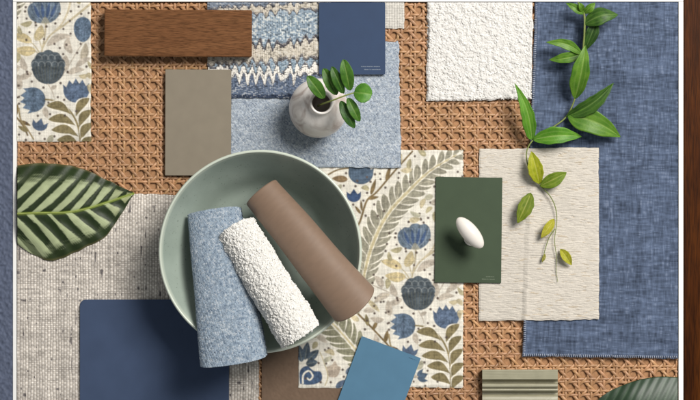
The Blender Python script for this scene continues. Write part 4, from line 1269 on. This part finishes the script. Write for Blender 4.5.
leaf('leaf', (545, 254), (542, 262), 3.4, zb=zs + 3, zt=zs + 4, arch=1, colr=green((150, 146, 60), (170, 166, 80), (200, 196, 130), 28), **vy)

# ------------------------------------------------------------------ big striped leaf, lower glossy leaf
def striped():
    global HH
    xs = np.linspace(17.3, 134.5, 236)
    up = np.interp(xs, *smooth_profile([(10, 166.5), (25, 164.5), (45, 163), (70, 165.5), (88, 171), (105, 179), (120, 186), (134.5, 192.8)], 10).T)
    mid = np.interp(xs, *smooth_profile([(10, 214), (40, 213), (65, 212.5), (85, 209), (105, 203), (120, 198), (134.5, 193.2)], 10).T)
    lo = np.interp(xs, *smooth_profile([(10, 235), (20, 245), (34, 254.5), (52, 260.5), (70, 255), (88, 246), (104, 237), (113, 226), (122, 214), (128, 203), (134.5, 193.6)], 10).T)
    r = np.random.default_rng(6)
    up = up + 0.9 * (vnoise(1, 236, 1, 14, r)[0] - .5); lo = lo + 2.2 * (vnoise(1, 236, 1, 16, r)[0] - .5) * sm(134, 118, xs)
    nw = 171
    s = np.linspace(-1, 1, nw)[:, None]
    X = xs[None, :] + 0 * s
    Y = np.where(s < 0, mid + (mid - up) * s, mid + (lo - mid) * s)
    e = np.abs(s) + 0 * X
    dist = np.where(s < 0, (mid - Y), (Y - mid))
    slope = np.where(s < 0, 1.2, 1.0)
    ph0 = (X - dist * slope * (1 - 0.12 * e)) + np.where(s < 0, 3.0, 9.0)
    fine = (vnoise(nw, 236, 60, 20, r) - .5) * 2
    # fine streaks follow the side veins
    strk = np.sin(ph0 * 2.6 + 3 * vnoise(nw, 236, 8, 8, r)) * 0.5
    f = (ph0 / 19.0 + 0.02 * fine) % 1.0
    fade_tip = sm(134, 96, X)
    darkw = (0.58 - 0.36 * e + np.where(s > 0, 0.10, 0.0)) * (0.7 + 0.3 * fade_tip) * (0.8 + 0.5 * vnoise(nw, 236, 4, 9, r))
    dk = sm(darkw + 0.10, darkw - 0.10, np.abs(f - 0.5) * 2 + 0.04 * strk) * (1 - sm(0.62, 0.86, e + 0.10 * fine + 0.06 * strk) * 0.3)
    marg = sm(0.60, 0.82, e + 0.05 * strk * 0.8 + 0.05 * fine + np.where(s < 0, 0.02, -0.30 * sm(62, 34, X)) + 0.20 * (1 - sm(134, 108, X)))
    light = lin((168, 178, 138)) * (0.88 + 0.2 * vnoise(nw, 236, 20, 20, r))[..., None] * (1 + 0.08 * strk)[..., None]
    light = light * (1 - 0.35 * sm(100, 134, X)[..., None]) + lin((146, 140, 92)) * 0.35 * sm(100, 134, X)[..., None]
    dark = lin((32, 46, 18)) * (0.8 + 0.4 * vnoise(nw, 236, 20, 30, r))[..., None]
    mg = lin((36, 50, 20)) * (0.75 + 0.5 * vnoise(nw, 236, 12, 24, r))[..., None]
    mg = mg * (1 - 0.5 * sm(0.93, 1.0, e)[..., None]) + lin((104, 96, 58)) * 0.5 * sm(0.93, 1.0, e)[..., None]
    C = light * (1 - dk[..., None]) + dark * dk[..., None]
    C = C * (1 - marg[..., None]) + mg * marg[..., None]
    md = np.exp(-((Y - mid) / 1.1) ** 2)[..., None]
    C = C * (1 - md) + lin((150, 170, 74)) * md
    base = np.maximum(blur(dilate(HH, 2), 8), HH)
    B = bil(base, Y, X)
    Z = B.max() + 1.0 + 7.5 * (1 - e ** 2) * sm(134, 60, X) + 0.55 * np.cos(2 * np.pi * ph0 / 19.0) * sm(0.02, 0.3, e) - 1.2 * np.exp(-((Y - mid) / 2.0) ** 2)
    top = Pn(X, Y, Z)
    loc = np.array(P(75, 212, B.max()))
    o = mesh_np('striped_leaf', top.reshape(-1, 3), grid_quads(nw, 236), M_cal, loc=loc, colors=C.reshape(-1, 3))
    so = o.modifiers.new('solidify', 'SOLIDIFY'); so.thickness = 0.0005; so.offset = -1
    tag(o, 'large pale and dark green striped leaf lying across cane and tweed', 'leaf')
    # raised midrib
    rib_x = np.linspace(17.4, 130, 60)
    rz = np.interp(rib_x, xs, Z[nw // 2]) + 0.2
    v, q = tube(Pn(rib_x, np.interp(rib_x, xs, mid), rz), np.linspace(0.0010, 0.0004, 60), 8)
    mesh_np('midrib', v, q, M_stem, o)
M_cal = vcol('striped_leaf_skin', 0.45, 0.4, fuzz=(500, 0.15))
striped()

def rubber():
    n = 200
    xs = np.linspace(596.5, 677.8, n)
    up = np.interp(xs, *smooth_profile([(596.5, 402), (601, 397), (610, 391), (622, 385.5), (636, 380.5), (650, 377.6), (664, 376.4), (690, 378)], 10).T)
    mid = np.interp(xs, *smooth_profile([(596.5, 402.5), (630, 411), (690, 424)], 10).T)
    lo = np.interp(xs, *smooth_profile([(596.5, 403), (610, 424), (640, 446), (690, 460)], 10).T)
    nw = 81
    s = np.linspace(-1, 1, nw)[:, None]
    X = xs[None, :] + 0 * s; Y = np.where(s < 0, mid + (mid - up) * s, mid + (lo - mid) * s); e = np.abs(s) + 0 * X
    dist = np.abs(Y - mid)
    ph = X - 0.45 * dist
    r = np.random.default_rng(8)
    vein = np.exp(-(((ph / 7.5 + .15 * vnoise(nw, n, 6, 6, r)) % 1 - .5) / 0.10) ** 2)
    C = lin((30, 54, 32)) * (0.85 + 0.3 * vnoise(nw, n, 10, 14, r))[..., None]
    C = C * (1 - 0.35 * vein[..., None]) + lin((80, 104, 76)) * 0.35 * vein[..., None]
    Z = 7.5 + 9 * (1 - e ** 2.2) * sm(596, 640, X) + 0.14 * np.cos(2 * np.pi * ph / 7.5) * sm(0, .3, e)
    o = mesh_np('rubber_leaf', Pn(X, Y, Z).reshape(-1, 3), grid_quads(nw, n), M_rub, loc=P(640, 410, 6), colors=C.reshape(-1, 3))
    so = o.modifiers.new('solidify', 'SOLIDIFY'); so.thickness = 0.0006; so.offset = -1
    tag(o, 'dark green glossy veined leaf in the lower right corner on the cane', 'leaf')
M_rub = vcol('rubber_leaf_skin', 0.45, 0.5, fuzz=(400, 0.1))
rubber()
